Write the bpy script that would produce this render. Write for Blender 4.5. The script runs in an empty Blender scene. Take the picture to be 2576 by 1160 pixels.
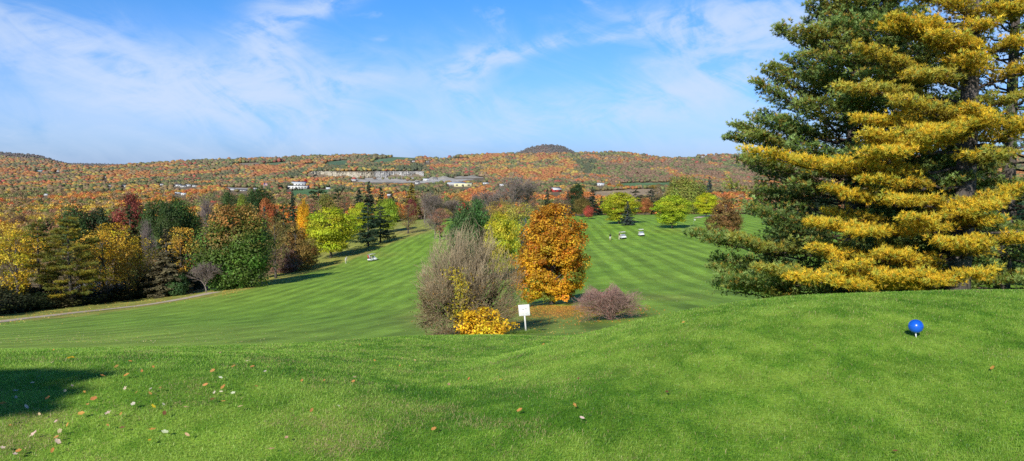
import bpy, math, random
import numpy as np
from mathutils import Vector, Matrix, Euler

random.seed(11)
rng = np.random.default_rng(11)
SC = bpy.context.scene
COL = SC.collection
R = math.radians

# ------------------------------------------------------------------ camera model
F, CX, CY = 2022.0, 1288.0, 580.0          # pixels of the 2576 x 1160 view of the photograph
PITCH, EYE = R(4.95), 1.6

def slope(py):
    return np.tan(np.arctan((CY - np.asarray(py, float)) / F) - PITCH)

def at(px, py, Y):
    t = (CY - py) / F
    return Vector(((px - CX) / F / (math.cos(PITCH) + t * math.sin(PITCH)) * Y, Y, EYE + float(slope(py)) * Y))

def to_px(X, Y, Z):
    s = (np.asarray(Z) - EYE) / Y
    t = np.tan(np.arctan(s) + PITCH)
    return CX + F * (np.asarray(X) / Y) * (math.cos(PITCH) + t * math.sin(PITCH)), CY - F * t

# ------------------------------------------------------------------ noise helpers
def vnoise(x, y, seed=0):
    x = np.asarray(x, float); y = np.asarray(y, float)
    xi = np.floor(x).astype(np.int64); yi = np.floor(y).astype(np.int64)
    fx = x - xi; fy = y - yi
    fx = fx * fx * (3 - 2 * fx); fy = fy * fy * (3 - 2 * fy)
    def h(a, b):
        n = (a * 374761393 + b * 668265263 + seed * 974634777) & 0xffffffff
        n = ((n ^ (n >> 13)) * 1274126177) & 0xffffffff
        return ((n ^ (n >> 16)) & 0xffff) / 65535.0
    return (h(xi, yi) * (1 - fx) + h(xi + 1, yi) * fx) * (1 - fy) + (h(xi, yi + 1) * (1 - fx) + h(xi + 1, yi + 1) * fx) * fy

def fbm(x, y, seed=0, octv=4):
    s = 0; a = 1; n = 0
    for k in range(octv):
        s = s + a * vnoise(x * 2 ** k, y * 2 ** k, seed + k * 17); n += a; a *= .5
    return s / n

def unit(v):
    return v / np.maximum(np.linalg.norm(v, axis=-1, keepdims=True), 1e-9)

def rand_unit(n, g=None):
    return unit((g or rng).normal(size=(n, 3)))

# ------------------------------------------------------------------ geometry container
class Geo:
    def __init__(self):
        self.V = []; self.Q = []; self.T = []; self.C = []; self.n = 0
    def add(self, V, Fc, C=None):
        V = np.asarray(V, float).reshape(-1, 3); Fc = np.asarray(Fc, np.int64)
        if len(V) == 0: return
        (self.Q if Fc.shape[1] == 4 else self.T).append(Fc + self.n)
        self.V.append(V); self.n += len(V)
        if C is None: C = np.ones((len(V), 3))
        C = np.asarray(C, float)
        if C.ndim == 1: C = np.tile(C, (len(V), 1))
        if C.shape[1] == 1: C = np.repeat(C, 3, 1)
        self.C.append(C)
    def mesh(self, name, mat, smooth=False):
        V = np.concatenate(self.V); C = np.concatenate(self.C)
        me = bpy.data.meshes.new(name)
        me.vertices.add(len(V)); me.vertices.foreach_set('co', V.astype(np.float32).ravel())
        q = np.concatenate(self.Q) if self.Q else np.zeros((0, 4), np.int64)
        t = np.concatenate(self.T) if self.T else np.zeros((0, 3), np.int64)
        loops = np.concatenate([q.ravel(), t.ravel()]).astype(np.int32)
        tot = np.concatenate([np.full(len(q), 4), np.full(len(t), 3)]).astype(np.int32)
        st = np.concatenate([[0], np.cumsum(tot)[:-1]]).astype(np.int32)
        me.loops.add(len(loops)); me.loops.foreach_set('vertex_index', loops)
        me.polygons.add(len(tot)); me.polygons.foreach_set('loop_start', st); me.polygons.foreach_set('loop_total', tot)
        if smooth: me.polygons.foreach_set('use_smooth', np.ones(len(tot), bool))
        a = me.color_attributes.new('Col', 'FLOAT_COLOR', 'POINT')
        a.data.foreach_set('color', np.concatenate([C, np.ones((len(C), 1))], 1).astype(np.float32).ravel())
        me.update(calc_edges=True)
        me.materials.append(mat)
        return me
    def obj(self, name, mat, parent=None, smooth=False):
        return link(name, self.mesh(name, mat, smooth), parent)
    # ---- shapes
    def box(self, c, s, C=None, rz=0.0):
        x, y, z = [k / 2 for k in s]
        V = np.array([[-x, -y, -z], [x, -y, -z], [x, y, -z], [-x, y, -z], [-x, -y, z], [x, -y, z], [x, y, z], [-x, y, z]])
        if rz:
            ca, sa = math.cos(rz), math.sin(rz)
            V = V @ np.array([[ca, sa, 0], [-sa, ca, 0], [0, 0, 1]])
        self.add(V + np.array(c), [[0, 3, 2, 1], [4, 5, 6, 7], [0, 1, 5, 4], [1, 2, 6, 5], [2, 3, 7, 6], [3, 0, 4, 7]], C)
    def segs(self, P0, P1, r0, r1, sides=4, C=None):
        P0 = np.asarray(P0, float); P1 = np.asarray(P1, float); n = len(P0)
        if n == 0: return
        d = unit(P1 - P0)
        ref = np.where(np.abs(d[:, 2:3]) > .9, np.array([[1., 0, 0]]), np.array([[0, 0, 1.]]))
        a = unit(np.cross(d, ref)); b = np.cross(d, a)
        ang = np.arange(sides) * 2 * math.pi / sides
        ring = a[:, None] * np.cos(ang)[None, :, None] + b[:, None] * np.sin(ang)[None, :, None]
        r0 = np.broadcast_to(np.asarray(r0, float), (n,)); r1 = np.broadcast_to(np.asarray(r1, float), (n,))
        V = np.concatenate([P0[:, None] + ring * r0[:, None, None], P1[:, None] + ring * r1[:, None, None]], 1)
        k = np.arange(sides); k2 = (k + 1) % sides
        f = np.stack([k, k2, k2 + sides, k + sides], 1)
        Fc = (f[None] + (np.arange(n) * 2 * sides)[:, None, None]).reshape(-1, 4)
        if C is not None:
            C = np.asarray(C, float)
            if C.ndim == 2: C = np.repeat(C, 2 * sides, 0)
        self.add(V.reshape(-1, 3), Fc, C)
    def tube(self, pts, rad, sides=8, C=None, caps=True):
        pts = np.asarray(pts, float); n = len(pts)
        rad = np.broadcast_to(np.asarray(rad, float), (n,))
        tan = unit(np.gradient(pts, axis=0))
        ref = np.array([0., 0, 1]) if abs(tan[0, 2]) < .9 else np.array([1., 0, 0])
        ang = np.arange(sides) * 2 * math.pi / sides
        V = []
        for i in range(n):
            a = unit(np.cross(tan[i], ref)); b = np.cross(tan[i], a)
            V.append(pts[i] + rad[i] * (np.cos(ang)[:, None] * a + np.sin(ang)[:, None] * b))
        V = np.concatenate(V); k = np.arange(sides); k2 = (k + 1) % sides
        Fc = np.concatenate([np.stack([k, k2, k2 + sides, k + sides], 1) + i * sides for i in range(n - 1)])
        if caps:
            c0 = len(V); V = np.concatenate([V, pts[:1], pts[-1:]])
            self.add(V, Fc, C)
            t = np.concatenate([np.stack([k2, k, np.full(sides, c0)], 1), np.stack([k, k2, np.full(sides, c0 + 1)], 1) + np.array([[(n - 1) * sides, (n - 1) * sides, 0]])])
            self.T.append(t + self.n - len(V))
        else:
            self.add(V, Fc, C)
    def ell(self, c, r, nu=20, nv=12, C=None):
        th = np.linspace(0, 2 * math.pi, nu, endpoint=False); ph = np.linspace(-math.pi / 2, math.pi / 2, nv)
        V = np.array([[math.cos(p) * math.cos(t), math.cos(p) * math.sin(t), math.sin(p)] for p in ph for t in th]) * np.array(r) + np.array(c)
        k = np.arange(nu); k2 = (k + 1) % nu
        Fc = np.concatenate([np.stack([k, k2, k2 + nu, k + nu], 1) + i * nu for i in range(nv - 1)])
        self.add(V, Fc, C)
    def leaves(self, P, N, L, W, C, g=None):
        n = len(P)
        if n == 0: return
        N = unit(N); t = unit(np.cross(N, rand_unit(n, g))); b = np.cross(N, t)
        L = np.broadcast_to(np.asarray(L, float), (n,))[:, None]; W = np.broadcast_to(np.asarray(W, float), (n,))[:, None]
        V = np.stack([P - t * L * .5, P + b * W * .5 + t * L * .08 + N * W * .12, P + t * L * .5, P - b * W * .5 + t * L * .08 + N * W * .12], 1)
        self.add(V.reshape(-1, 3), np.arange(4 * n).reshape(n, 4), np.repeat(C, 4, 0))

def link(name, data, parent=None):
    o = bpy.data.objects.new(name, data); COL.objects.link(o)
    if parent is not None: o.parent = parent
    return o

def tag(o, label=None, cat=None, group=None, kind=None):
    if label: o['label'] = label
    if cat: o['category'] = cat
    if group: o['group'] = group
    if kind: o['kind'] = kind
    return o

def empty(name, loc, label, cat, group=None, rz=0.0):
    o = link(name, None); o.location = loc; o.rotation_euler = (0, 0, rz); o.empty_display_size = .3
    return tag(o, label, cat, group)

# ------------------------------------------------------------------ materials
def nmat(name):
    m = bpy.data.materials.new(name); m.use_nodes = True
    nt = m.node_tree; nt.nodes.clear()
    return m, nt, nt.nodes, nt.links

def foliage_mat(name, transl=.28, rough=.55, spec=.25):
    m, nt, N, L = nmat(name)
    out = N.new('ShaderNodeOutputMaterial'); mix = N.new('ShaderNodeMixShader'); mix.inputs[0].default_value = transl
    p = N.new('ShaderNodeBsdfPrincipled'); p.inputs['Roughness'].default_value = rough; p.inputs['Specular IOR Level'].default_value = spec
    tr = N.new('ShaderNodeBsdfTranslucent')
    at_ = N.new('ShaderNodeAttribute'); at_.attribute_name = 'Col'
    oi = N.new('ShaderNodeObjectInfo')
    mx = N.new('ShaderNodeMix'); mx.data_type = 'RGBA'; mx.blend_type = 'MULTIPLY'; mx.inputs[0].default_value = 1
    L.new(at_.outputs['Color'], mx.inputs[6]); L.new(oi.outputs['Color'], mx.inputs[7])
    L.new(mx.outputs[2], p.inputs['Base Color']); L.new(mx.outputs[2], tr.inputs['Color'])
    L.new(p.outputs[0], mix.inputs[1]); L.new(tr.outputs[0], mix.inputs[2]); L.new(mix.outputs[0], out.inputs[0])
    return m

def noise_mat(name, c1, c2, scale=8.0, rough=.8, spec=.3, stretch=(1, 1, 1), bump=.0, use_col=False, detail=5, metallic=0.0, coat=0.0):
    m, nt, N, L = nmat(name)
    out = N.new('ShaderNodeOutputMaterial'); p = N.new('ShaderNodeBsdfPrincipled')
    p.inputs['Roughness'].default_value = rough; p.inputs['Specular IOR Level'].default_value = spec
    p.inputs['Metallic'].default_value = metallic; p.inputs['Coat Weight'].default_value = coat
    tc = N.new('ShaderNodeTexCoord'); mp = N.new('ShaderNodeMapping'); mp.inputs['Scale'].default_value = stretch
    nz = N.new('ShaderNodeTexNoise'); nz.inputs['Scale'].default_value = scale; nz.inputs['Detail'].default_value = detail
    rp = N.new('ShaderNodeValToRGB'); rp.color_ramp.elements[0].color = (*c1, 1); rp.color_ramp.elements[1].color = (*c2, 1)
    rp.color_ramp.elements[0].position = .3; rp.color_ramp.elements[1].position = .7
    L.new(tc.outputs['Object'], mp.inputs[0]); L.new(mp.outputs[0], nz.inputs['Vector']); L.new(nz.outputs[0], rp.inputs[0])
    src = rp.outputs[0]
    if use_col:
        a = N.new('ShaderNodeAttribute'); a.attribute_name = 'Col'
        mx = N.new('ShaderNodeMix'); mx.data_type = 'RGBA'; mx.blend_type = 'MULTIPLY'; mx.inputs[0].default_value = 1
        L.new(src, mx.inputs[6]); L.new(a.outputs['Color'], mx.inputs[7]); src = mx.outputs[2]
    L.new(src, p.inputs['Base Color'])
    if bump:
        b = N.new('ShaderNodeBump'); b.inputs['Strength'].default_value = bump; b.inputs['Distance'].default_value = .05
        L.new(nz.outputs[0], b.inputs['Height']); L.new(b.outputs[0], p.inputs['Normal'])
    L.new(p.outputs[0], out.inputs[0])
    return m

M_LEAF = foliage_mat('foliage', .34)
M_NEEDLE = foliage_mat('needles', .26, .5, .3)
M_GRASS = foliage_mat('grass_blades', .3, .45, .35)
M_BARK = noise_mat('bark', (.045, .036, .03), (.17, .145, .125), 5, .9, .2, (3, 3, .7), .6, True)
M_TWIG = noise_mat('twigs', (.7, .7, .7), (1.1, 1.1, 1.1), 2, .85, .2, use_col=True)
M_PAINT = noise_mat('white_paint', (.72, .72, .70), (.8, .8, .79), 3, .45, .5, coat=.2)
M_DARK = noise_mat('dark_plastic', (.018, .018, .02), (.035, .035, .037), 9, .6, .4)
M_FOREST = foliage_mat('forest_foliage', .30, .8, .1)

# ------------------------------------------------------------------ terrain
# every line: depth Y -> profile along px, given as image height of the ground (py) or as z
PXS = np.arange(-1400, 3990, 12.0)
def prof(pts, sm=5):
    a = np.array(pts, float)
    v = np.interp(PXS, a[:, 0], a[:, 1])
    k = np.exp(-.5 * (np.arange(-3 * sm, 3 * sm + 1) / sm) ** 2); k /= k.sum()
    return np.convolve(np.pad(v, 3 * sm, mode='edge'), k, 'valid')
LINES = []
def Lz(Y, pts, sm=6): LINES.append((Y, prof(pts, sm)))
def Lp(Y, pts, sm=5): LINES.append((Y, EYE + slope(prof(pts, sm)) * Y))
Lz(1.2, [(0, 0), (1, 0)]); Lz(3.0, [(0, 0), (1, 0)]); Lz(4.2, [(0, -.02), (1200, -.02), (1900, 0)])
Lz(6, [(-900, -.08), (600, -.08), (1150, -.16), (1500, -.05), (1900, 0), (3500, 0)])
Lz(8, [(-900, -.34), (600, -.38), (1100, -.56), (1400, -.36), (1700, -.1), (2000, 0), (3500, .02)])
Lz(10, [(-900, -.75), (700, -.82), (1150, -1.03), (1400, -.68), (1700, -.3), (2000, -.10), (2300, -.07), (3500, -.06)])
Lz(12, [(-900, -1.25), (900, -1.3), (1200, -1.42), (1430, -1.18), (1700, -.78), (2000, -.52), (2400, -.36), (3500, -.3)])
Lp(16, [(-900, 884), (0, 880), (700, 868), (1000, 850), (1300, 845), (1430, 855), (1700, 828), (2000, 780), (2400, 742), (3500, 736)])
Lp(24, [(-900, 895), (0, 890), (500, 880), (1000, 861), (1300, 851), (1700, 832), (2000, 792), (2400, 757), (3500, 748)])
Lp(35, [(-900, 880), (0, 872), (500, 862), (1000, 851), (1200, 842), (1320, 837), (1500, 828), (1700, 815), (2000, 790), (2400, 765), (3500, 758)])
Lp(50, [(-900, 855), (0, 852), (500, 838), (1000, 818), (1180, 808), (1395, 793), (1700, 772), (2000, 760), (2600, 738)])
Lp(62, [(-900, 842), (0, 840), (500, 823), (1000, 802), (1200, 788), (1395, 766), (1700, 750), (2000, 738), (2600, 718)])
Lp(95, [(-900, 815), (0, 808), (400, 790), (700, 780), (1000, 757), (1300, 733), (1600, 708), (1900, 695), (2400, 682), (3500, 680)])
Lp(140, [(-900, 768), (0, 765), (300, 757), (545, 733), (620, 727), (1000, 700), (1300, 678), (1600, 645), (1900, 635), (2400, 632), (3500, 630)])
Lp(205, [(-900, 715), (0, 712), (400, 705), (700, 678), (870, 662), (938, 657), (1100, 640), (1300, 620), (1565, 600), (1700, 593), (2400, 591), (3500, 590)])
Lp(280, [(-900, 676), (0, 672), (600, 650), (800, 620), (940, 600), (1060, 590), (1300, 578), (1560, 559), (1700, 557), (2400, 556), (3500, 556)])
Lp(350, [(-900, 640), (0, 638), (700, 610), (1000, 566), (1060, 561), (1300, 555), (1480, 545), (1800, 541), (3500, 541)])
Lp(450, [(0, 602), (700, 580), (1060, 551), (1500, 541), (3500, 541)])
Lz(700, [(0, -54), (1, -54)]); Lz(1200, [(0, -72), (1, -72)]); Lz(2000, [(0, -78), (1, -78)]); Lz(2800, [(0, -77), (1, -77)])
Lp(3240, [(-900, 447), (1100, 447), (2000, 449)])
Lp(3330, [(-900, 443), (760, 443), (785, 432), (1060, 431), (1090, 440), (1300, 441), (2000, 441)], 1)
Lp(4000, [(0, 426), (165, 428), (340, 421), (600, 413), (900, 410), (1000, 408), (1100, 414), (1300, 409), (1450, 404), (1640, 406), (1700, 409), (1800, 405), (3500, 405)], 2)
SKY_PROFILE = [(-900, 421), (0, 421), (280, 422), (340, 416), (450, 409), (560, 404), (640, 402), (720, 399), (780, 395), (900, 393), (960, 394), (1000, 395), (1060, 398), (1105, 402), (1160, 394), (1240, 390), (1300, 390), (1450, 388), (1560, 385), (1640, 397), (1690, 402), (1720, 398), (1760, 393), (1800, 392), (3500, 396)]
Lp(4700, SKY_PROFILE, 1)
Lp(5600, [(-900, 391), (0, 382), (40, 386), (100, 390), (140, 400), (165, 410), (200, 418), (340, 420), (1000, 425), (3500, 425)], 1)
Lp(6600, [(-900, 418), (1200, 418), (1275, 394), (1310, 380), (1338, 369), (1368, 364), (1402, 364), (1424, 372), (1444, 384), (1480, 400), (1560, 418), (3500, 418)], 1)
Lp(9000, [(-900, 413), (165, 411), (230, 411), (330, 414), (600, 418), (3500, 418)], 2)
Lz(12500, [(0, -300), (1, -300)])
LY = np.array([l[0] for l in LINES]); LZ = np.array([l[1] for l in LINES])
COLS = 545
UG = np.linspace(-1.25, 1.25, COLS)
YG = np.unique(np.concatenate([np.geomspace(1.2, 12500, 470), np.geomspace(3.5, 26, 110), np.linspace(3230, 3345, 24), np.geomspace(3400, 9200, 120)]))
def pchip(x, y, xq):
    lx = np.log(x); lq = np.log(xq)
    h = np.diff(lx)[:, None]; d = np.diff(y, axis=0) / h
    m = np.zeros_like(y)
    w1 = 2 * h[1:] + h[:-1]; w2 = h[1:] + 2 * h[:-1]
    same = (d[:-1] * d[1:]) > 0
    with np.errstate(divide='ignore', invalid='ignore'):
        hm = (w1 + w2) / (w1 / d[:-1] + w2 / d[1:])
    m[1:-1] = np.where(same, hm, 0); m[0] = d[0]; m[-1] = d[-1]
    k = np.clip(np.searchsorted(lx, lq) - 1, 0, len(lx) - 2)
    H = h[k]; t = ((lq - lx[k])[:, None]) / H
    return (y[k] * (1 + 2 * t) * (1 - t) ** 2 + m[k] * H * t * (1 - t) ** 2 + y[k + 1] * t * t * (3 - 2 * t) + m[k + 1] * H * t * t * (t - 1))
ZL = np.stack([np.interp(UG * F * math.cos(PITCH) + CX, PXS, z) for z in LZ])
ZG = pchip(LY, ZL, YG)
XG = UG[None, :] * YG[:, None]; YYG = np.repeat(YG[:, None], COLS, 1)
bumpw = np.clip((YYG - 40) / 60, 0, 1) * np.clip((500 - YYG) / 200, 0, 1)
ZG = ZG + bumpw * (fbm(XG / 22, YYG / 40, 5) - .5) * .35
nearw = np.clip((YYG - 4) / 4, 0, 1) * np.clip((40 - YYG) / 20, 0, 1)
ZG = ZG + nearw * (fbm(XG / 2.2, YYG / 2.2, 8) - .5) * .028
_al = (XG + .45) * .714 - (YYG - 7.3) * .70; _ac = (XG + .45) * .70 + (YYG - 7.3) * .714
ZG = ZG - .11 * np.exp(-((_al / 2.8) ** 2 + (_ac / 1.25) ** 2)) * (YYG < 20)
SG = (ZG - EYE) / YYG

def ground(X, Y):
    X = np.asarray(X, float); Y = np.asarray(Y, float)
    u = np.clip((X / Y + 1.25) / 2.5 * (COLS - 1), 0, COLS - 1.001)
    i = u.astype(int); fu = u - i
    j = np.clip(np.searchsorted(YG, Y) - 1, 0, len(YG) - 2)
    fy = np.clip((Y - YG[j]) / (YG[j + 1] - YG[j]), 0, 1)
    return (ZG[j, i] * (1 - fu) + ZG[j, i + 1] * fu) * (1 - fy) + (ZG[j + 1, i] * (1 - fu) + ZG[j + 1, i + 1] * fu) * fy

def ground_at(px, py, ymin=3.0, ymax=12000):
    """depth of the first ground the line of sight through px,py meets"""
    t = (CY - py) / F
    u = (px - CX) / F / (math.cos(PITCH) + t * math.sin(PITCH)); s = float(slope(py))
    i = int(np.clip((u + 1.25) / 2.5 * (COLS - 1), 0, COLS - 1))
    ok = np.nonzero((SG[:, i] >= s) & (YG >= ymin) & (YG <= ymax))[0]
    if len(ok) == 0:
        r = np.nonzero((YG >= ymin) & (YG <= min(ymax, 5000)))[0]
        return float(YG[r[np.argmax(SG[r, i])]])
    j = ok[0]
    if j == 0: return float(YG[0])
    a, b = SG[j - 1, i], SG[j, i]
    f = 0 if b <= a else np.clip((s - a) / (b - a), 0, 1)
    return float(YG[j - 1] + f * (YG[j] - YG[j - 1]))

def in_poly(px, py, poly):
    px = np.asarray(px); py = np.asarray(py); c = np.zeros(px.shape, bool); n = len(poly)
    for i in range(n):
        x1, y1 = poly[i]; x2, y2 = poly[(i + 1) % n]
        if y1 == y2: continue
        c ^= ((y1 > py) != (y2 > py)) & (px < (x2 - x1) * (py - y1) / (y2 - y1) + x1)
    return c

# open land on the far side, each (polygon in the picture, depth range, colour)
FIELDS = [
    ([(930, 411), (945, 402), (1000, 394), (1045, 392), (1045, 400), (1000, 406), (965, 412)], (3500, 5000), (.12, .24, .06)),
    ([(815, 415), (822, 407), (873, 403), (878, 412), (845, 417)], (3500, 5000), (.10, .21, .06)),
    ([(655, 417), (665, 411), (720, 407), (722, 412), (690, 416)], (3500, 5000), (.16, .25, .08)),
    ([(575, 417), (600, 411), (655, 409), (655, 416)], (3500, 5000), (.33, .26, .16)),
    ([(760, 417), (770, 412), (800, 411), (800, 416)], (3500, 5000), (.12, .22, .08)),
    ([(1555, 471), (1560, 461), (1690, 459), (1690, 468), (1620, 471)], (1500, 3200), (.14, .28, .07)),
    ([(1490, 497), (1495, 482), (1660, 474), (1675, 492), (1600, 500)], (900, 2600), (.50, .36, .20)),
    ([(905, 458), (893, 449), (960, 447), (1060, 447), (1130, 449), (1190, 451), (1130, 460), (1000, 459)], (2500, 3329), (.60, .56, .50)),
    ([(735, 494), (740, 476), (830, 477), (830, 490), (790, 494)], (1400, 2600), (.12, .25, .06)),
    ([(540, 476), (560, 472), (655, 474), (650, 479)], (1700, 2600), (.45, .42, .38)),
    ([(85, 433), (90, 429), (130, 430), (130, 433)], (3000, 5500), (.10, .18, .06)),
    ([(1680, 398), (1690, 394), (1750, 394), (1760, 398)], (3500, 5200), (.12, .17, .08)),
    ([(1100, 402), (1105, 399), (1180, 397), (1185, 400)], (3500, 5000), (.33, .25, .16)),
]
def in_field(px, py, Y, grow=0.0):
    r = np.full(np.shape(px), -1)
    for k, (poly, (y0, y1), c) in enumerate(FIELDS):
        m = (Y >= y0) & (Y <= y1) & in_poly(px, py, poly)
        if grow: m |= (Y >= y0) & (Y <= y1) & in_poly(px, np.asarray(py) - grow, poly)
        r = np.where(m, k, r)
    return r

GC = np.zeros(ZG.shape + (3,))
PXG, PYG = to_px(XG, YYG, ZG)
n1 = fbm(XG / 9, YYG / 14, 21); n2 = fbm(XG / 2.5, YYG / 4, 22)
green = np.array([.205, .385, .034]); light = np.array([.300, .470, .056]); och = np.array([.58, .40, .10]); rough_g = np.array([.32, .38, .09])
GC[:] = green + (light - green) * (n1[..., None] * .9)
# paler turf next to the near lawn, ochre leaf-strewn verges along the wood
wv = np.clip((n2 - .35) * 2.4, 0, 1)
def paint(mask, col, amt=1.0):
    global GC
    m = np.clip(mask, 0, 1)[..., None] * amt
    GC = GC * (1 - m) + np.array(col) * m
hedge = np.interp(PXG, [-600, 0, 200, 330, 450, 545, 640, 740, 850, 1000, 1080], [830, 806, 790, 772, 752, 738, 718, 690, 660, 600, 575])
far_side = (PXG < 1090) & (YYG > 60) & (YYG < 420)
dist = PYG - hedge
paint(np.where(far_side & (PYG < hedge + 6), 1, 0) * (.55 + .45 * wv), och, .85)
paint(np.where((PXG < 1090) & (YYG > 55) & (YYG < 420), np.exp(-np.clip(dist, 0, 99) / 16), 0) * (.5 + .5 * wv), rough_g, .8)
d2 = np.hypot((PXG - 1420) / 150, (PYG - 782) / 18)
paint(np.where((YYG > 36) & (YYG < 90), np.exp(-d2 ** 2) * (.5 + .7 * wv), 0), (.50, .27, .07), .95)
d3 = np.hypot((PXG - 1330) / 300, (PYG - 815) / 30)
paint(np.where((YYG > 28) & (YYG < 70), np.exp(-d3 ** 2) * .8, 0), (.23, .26, .065), .8)
for (bx, by, rx, ry, a) in [(1025, 583, 60, 6, .8), (900, 640, 90, 7, .5), (1700, 580, 60, 7, .3), (1640, 748, 120, 9, .4), (1060, 800, 60, 26, .4)]:
    d = np.hypot((PXG - bx) / rx, (PYG - by) / ry)
    paint(np.where((YYG > 45) & (YYG < 420), np.exp(-d ** 2) * (.5 + .6 * wv), 0), (.38, .28, .09), a)
fw_ = np.clip((YYG - 22) / 8, 0, 1) * np.clip((75 - YYG) / 30, 0, 1) * np.clip((900 - PXG) / 500, 0, 1)
paint(fw_ * (.5 + .5 * n1), (.40, .54, .075), .9)
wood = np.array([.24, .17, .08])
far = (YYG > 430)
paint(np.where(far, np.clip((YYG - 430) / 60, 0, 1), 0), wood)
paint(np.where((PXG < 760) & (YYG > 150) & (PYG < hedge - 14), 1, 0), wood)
fk = in_field(PXG, PYG, YYG)
for k, (_, _, c) in enumerate(FIELDS):
    m = fk == k
    GC[m] = np.array(c) * (.8 + .4 * n1[m][:, None])
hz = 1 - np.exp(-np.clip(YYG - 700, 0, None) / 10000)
GC = GC * (1 - hz[..., None]) + np.array([.22, .25, .31]) * hz[..., None]  # distance haze painted into the ground colour

def ground_mat(name, stripes, fine, lawn=False):
    m, nt, N, L = nmat(name)
    out = N.new('ShaderNodeOutputMaterial'); p = N.new('ShaderNodeBsdfPrincipled')
    p.inputs['Roughness'].default_value = .85; p.inputs['Specular IOR Level'].default_value = .15
    a = N.new('ShaderNodeAttribute'); a.attribute_name = 'Col'
    tc = N.new('ShaderNodeTexCoord')
    def noise(scale, det=4, vec=None, stretch=None):
        n = N.new('ShaderNodeTexNoise'); n.inputs['Scale'].default_value = scale; n.inputs['Detail'].default_value = det
        src = vec or tc.outputs['Object']
        if stretch:
            mp = N.new('ShaderNodeMapping'); mp.inputs['Scale'].default_value = stretch; L.new(src, mp.inputs[0]); src = mp.outputs[0]
        L.new(src, n.inputs['Vector']); return n.outputs[0]
    def mth(op, x, y=None, v=None):
        q = N.new('ShaderNodeMath'); q.operation = op
        for i, s in enumerate((x, y)):
            if s is None: continue
            if isinstance(s, (int, float)): q.inputs[i].default_value = s
            else: L.new(s, q.inputs[i])
        return q.outputs[0]
    def mr(x, a0, a1, b0, b1):
        q = N.new('ShaderNodeMapRange'); q.inputs[1].default_value = a0; q.inputs[2].default_value = a1
        q.inputs[3].default_value = b0; q.inputs[4].default_value = b1; L.new(x, q.inputs[0]); return q.outputs[0]
    f = mr(noise(fine, 6), .25, .75, .72, 1.28)
    f = mth('MULTIPLY', f, mr(noise(fine * .09, 4, stretch=(1, .6, 1)), .3, .7, .8, 1.2))
    if stripes:
        sx = N.new('ShaderNodeSeparateXYZ'); L.new(tc.outputs['Object'], sx.inputs[0])
        w = mth('MULTIPLY', mth('SUBTRACT', noise(.03, 2), .5), .5)
        ph = mth('ADD', mth('MULTIPLY', sx.outputs[0], 1.0), mth('MULTIPLY', sx.outputs[1], -.045)); ph = mth('ADD', ph, w)
        s = mr(mth('SINE', mth('MULTIPLY', ph, 2 * math.pi / 3.2)), -.45, .45, -1, 1)
        s2 = mth('SINE', mth('MULTIPLY', mth('ADD', ph, 1.1), 2 * math.pi / 9.3))
        amp = mr(noise(.05, 5), .3, .7, .05, .19)
        amp = mth('MULTIPLY', amp, mr(sx.outputs[0], -12, 12, .85, 1.15))
        st = mth('ADD', mth('MULTIPLY', mth('ADD', s, mth('MULTIPLY', s2, .12)), amp), 1.0)
        f = mth('MULTIPLY', f, st)
        streak = mr(noise(.9, 6, stretch=(1, .10, 1)), .3, .7, .82, 1.18)
        f = mth('MULTIPLY', f, streak)
    cmb = N.new('ShaderNodeMix'); cmb.data_type = 'RGBA'; cmb.blend_type = 'MULTIPLY'; cmb.inputs[0].default_value = 1
    cc = N.new('ShaderNodeCombineColor'); 
    for i in range(3): L.new(f, cc.inputs[i])
    L.new(a.outputs['Color'], cmb.inputs[6]); L.new(cc.outputs[0], cmb.inputs[7])
    L.new(cmb.outputs[2], p.inputs['Base Color'])
    b = N.new('ShaderNodeBump'); b.inputs['Strength'].default_value = .5; b.inputs['Distance'].default_value = .06 if not lawn else .02
    L.new(noise(fine * 1.6, 3), b.inputs['Height']); L.new(b.outputs[0], p.inputs['Normal'])
    L.new(p.outputs[0], out.inputs[0])
    return m
M_LAWN = ground_mat('lawn_turf', False, 26, True)
M_FAIR = ground_mat('fairway_turf', True, 3.2)
M_VALLEY = ground_mat('valley_soil', False, .12)

def lawn_tone(X, Y):
    """0 dark green .. 1 pale"""
    px, py = to_px(X, Y, ground(X, Y))
    a = fbm(X / .8, Y / .9, 31, 4); b = fbm(X / 4, Y / 5, 32, 3)
    c = fbm(X / .35, Y / .5, 34, 2)
    t = .52 + (a - .5) * .55 + (b - .5) * .35 + (c - .5) * .9 + (fbm(X / .10, Y / .17, 35, 2) - .5) * .95
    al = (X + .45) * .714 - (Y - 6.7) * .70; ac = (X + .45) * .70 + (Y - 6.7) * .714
    t = t - .75 * np.exp(-((al / 2.0) ** 2 + ((ac + .25) / .62) ** 2)) - .45 * np.exp(-(((X + .2) / 1.0) ** 2 + ((Y - 4.9) / .55) ** 2))  # shade of the hollow painted as a darker swath in the turf colour
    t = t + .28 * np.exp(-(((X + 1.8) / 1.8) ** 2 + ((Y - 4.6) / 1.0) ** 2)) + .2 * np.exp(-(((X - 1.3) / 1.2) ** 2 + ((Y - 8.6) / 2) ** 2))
    return np.clip(t, 0, 1), px, py
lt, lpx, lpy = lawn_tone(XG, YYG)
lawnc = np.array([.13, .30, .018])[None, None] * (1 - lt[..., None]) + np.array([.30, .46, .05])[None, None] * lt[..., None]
GC = np.where((YYG < 19)[..., None], lawnc, np.where((YYG < 30)[..., None], lawnc * (30 - YYG)[..., None] / 11 + GC * (YYG - 19)[..., None] / 11, GC))

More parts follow.
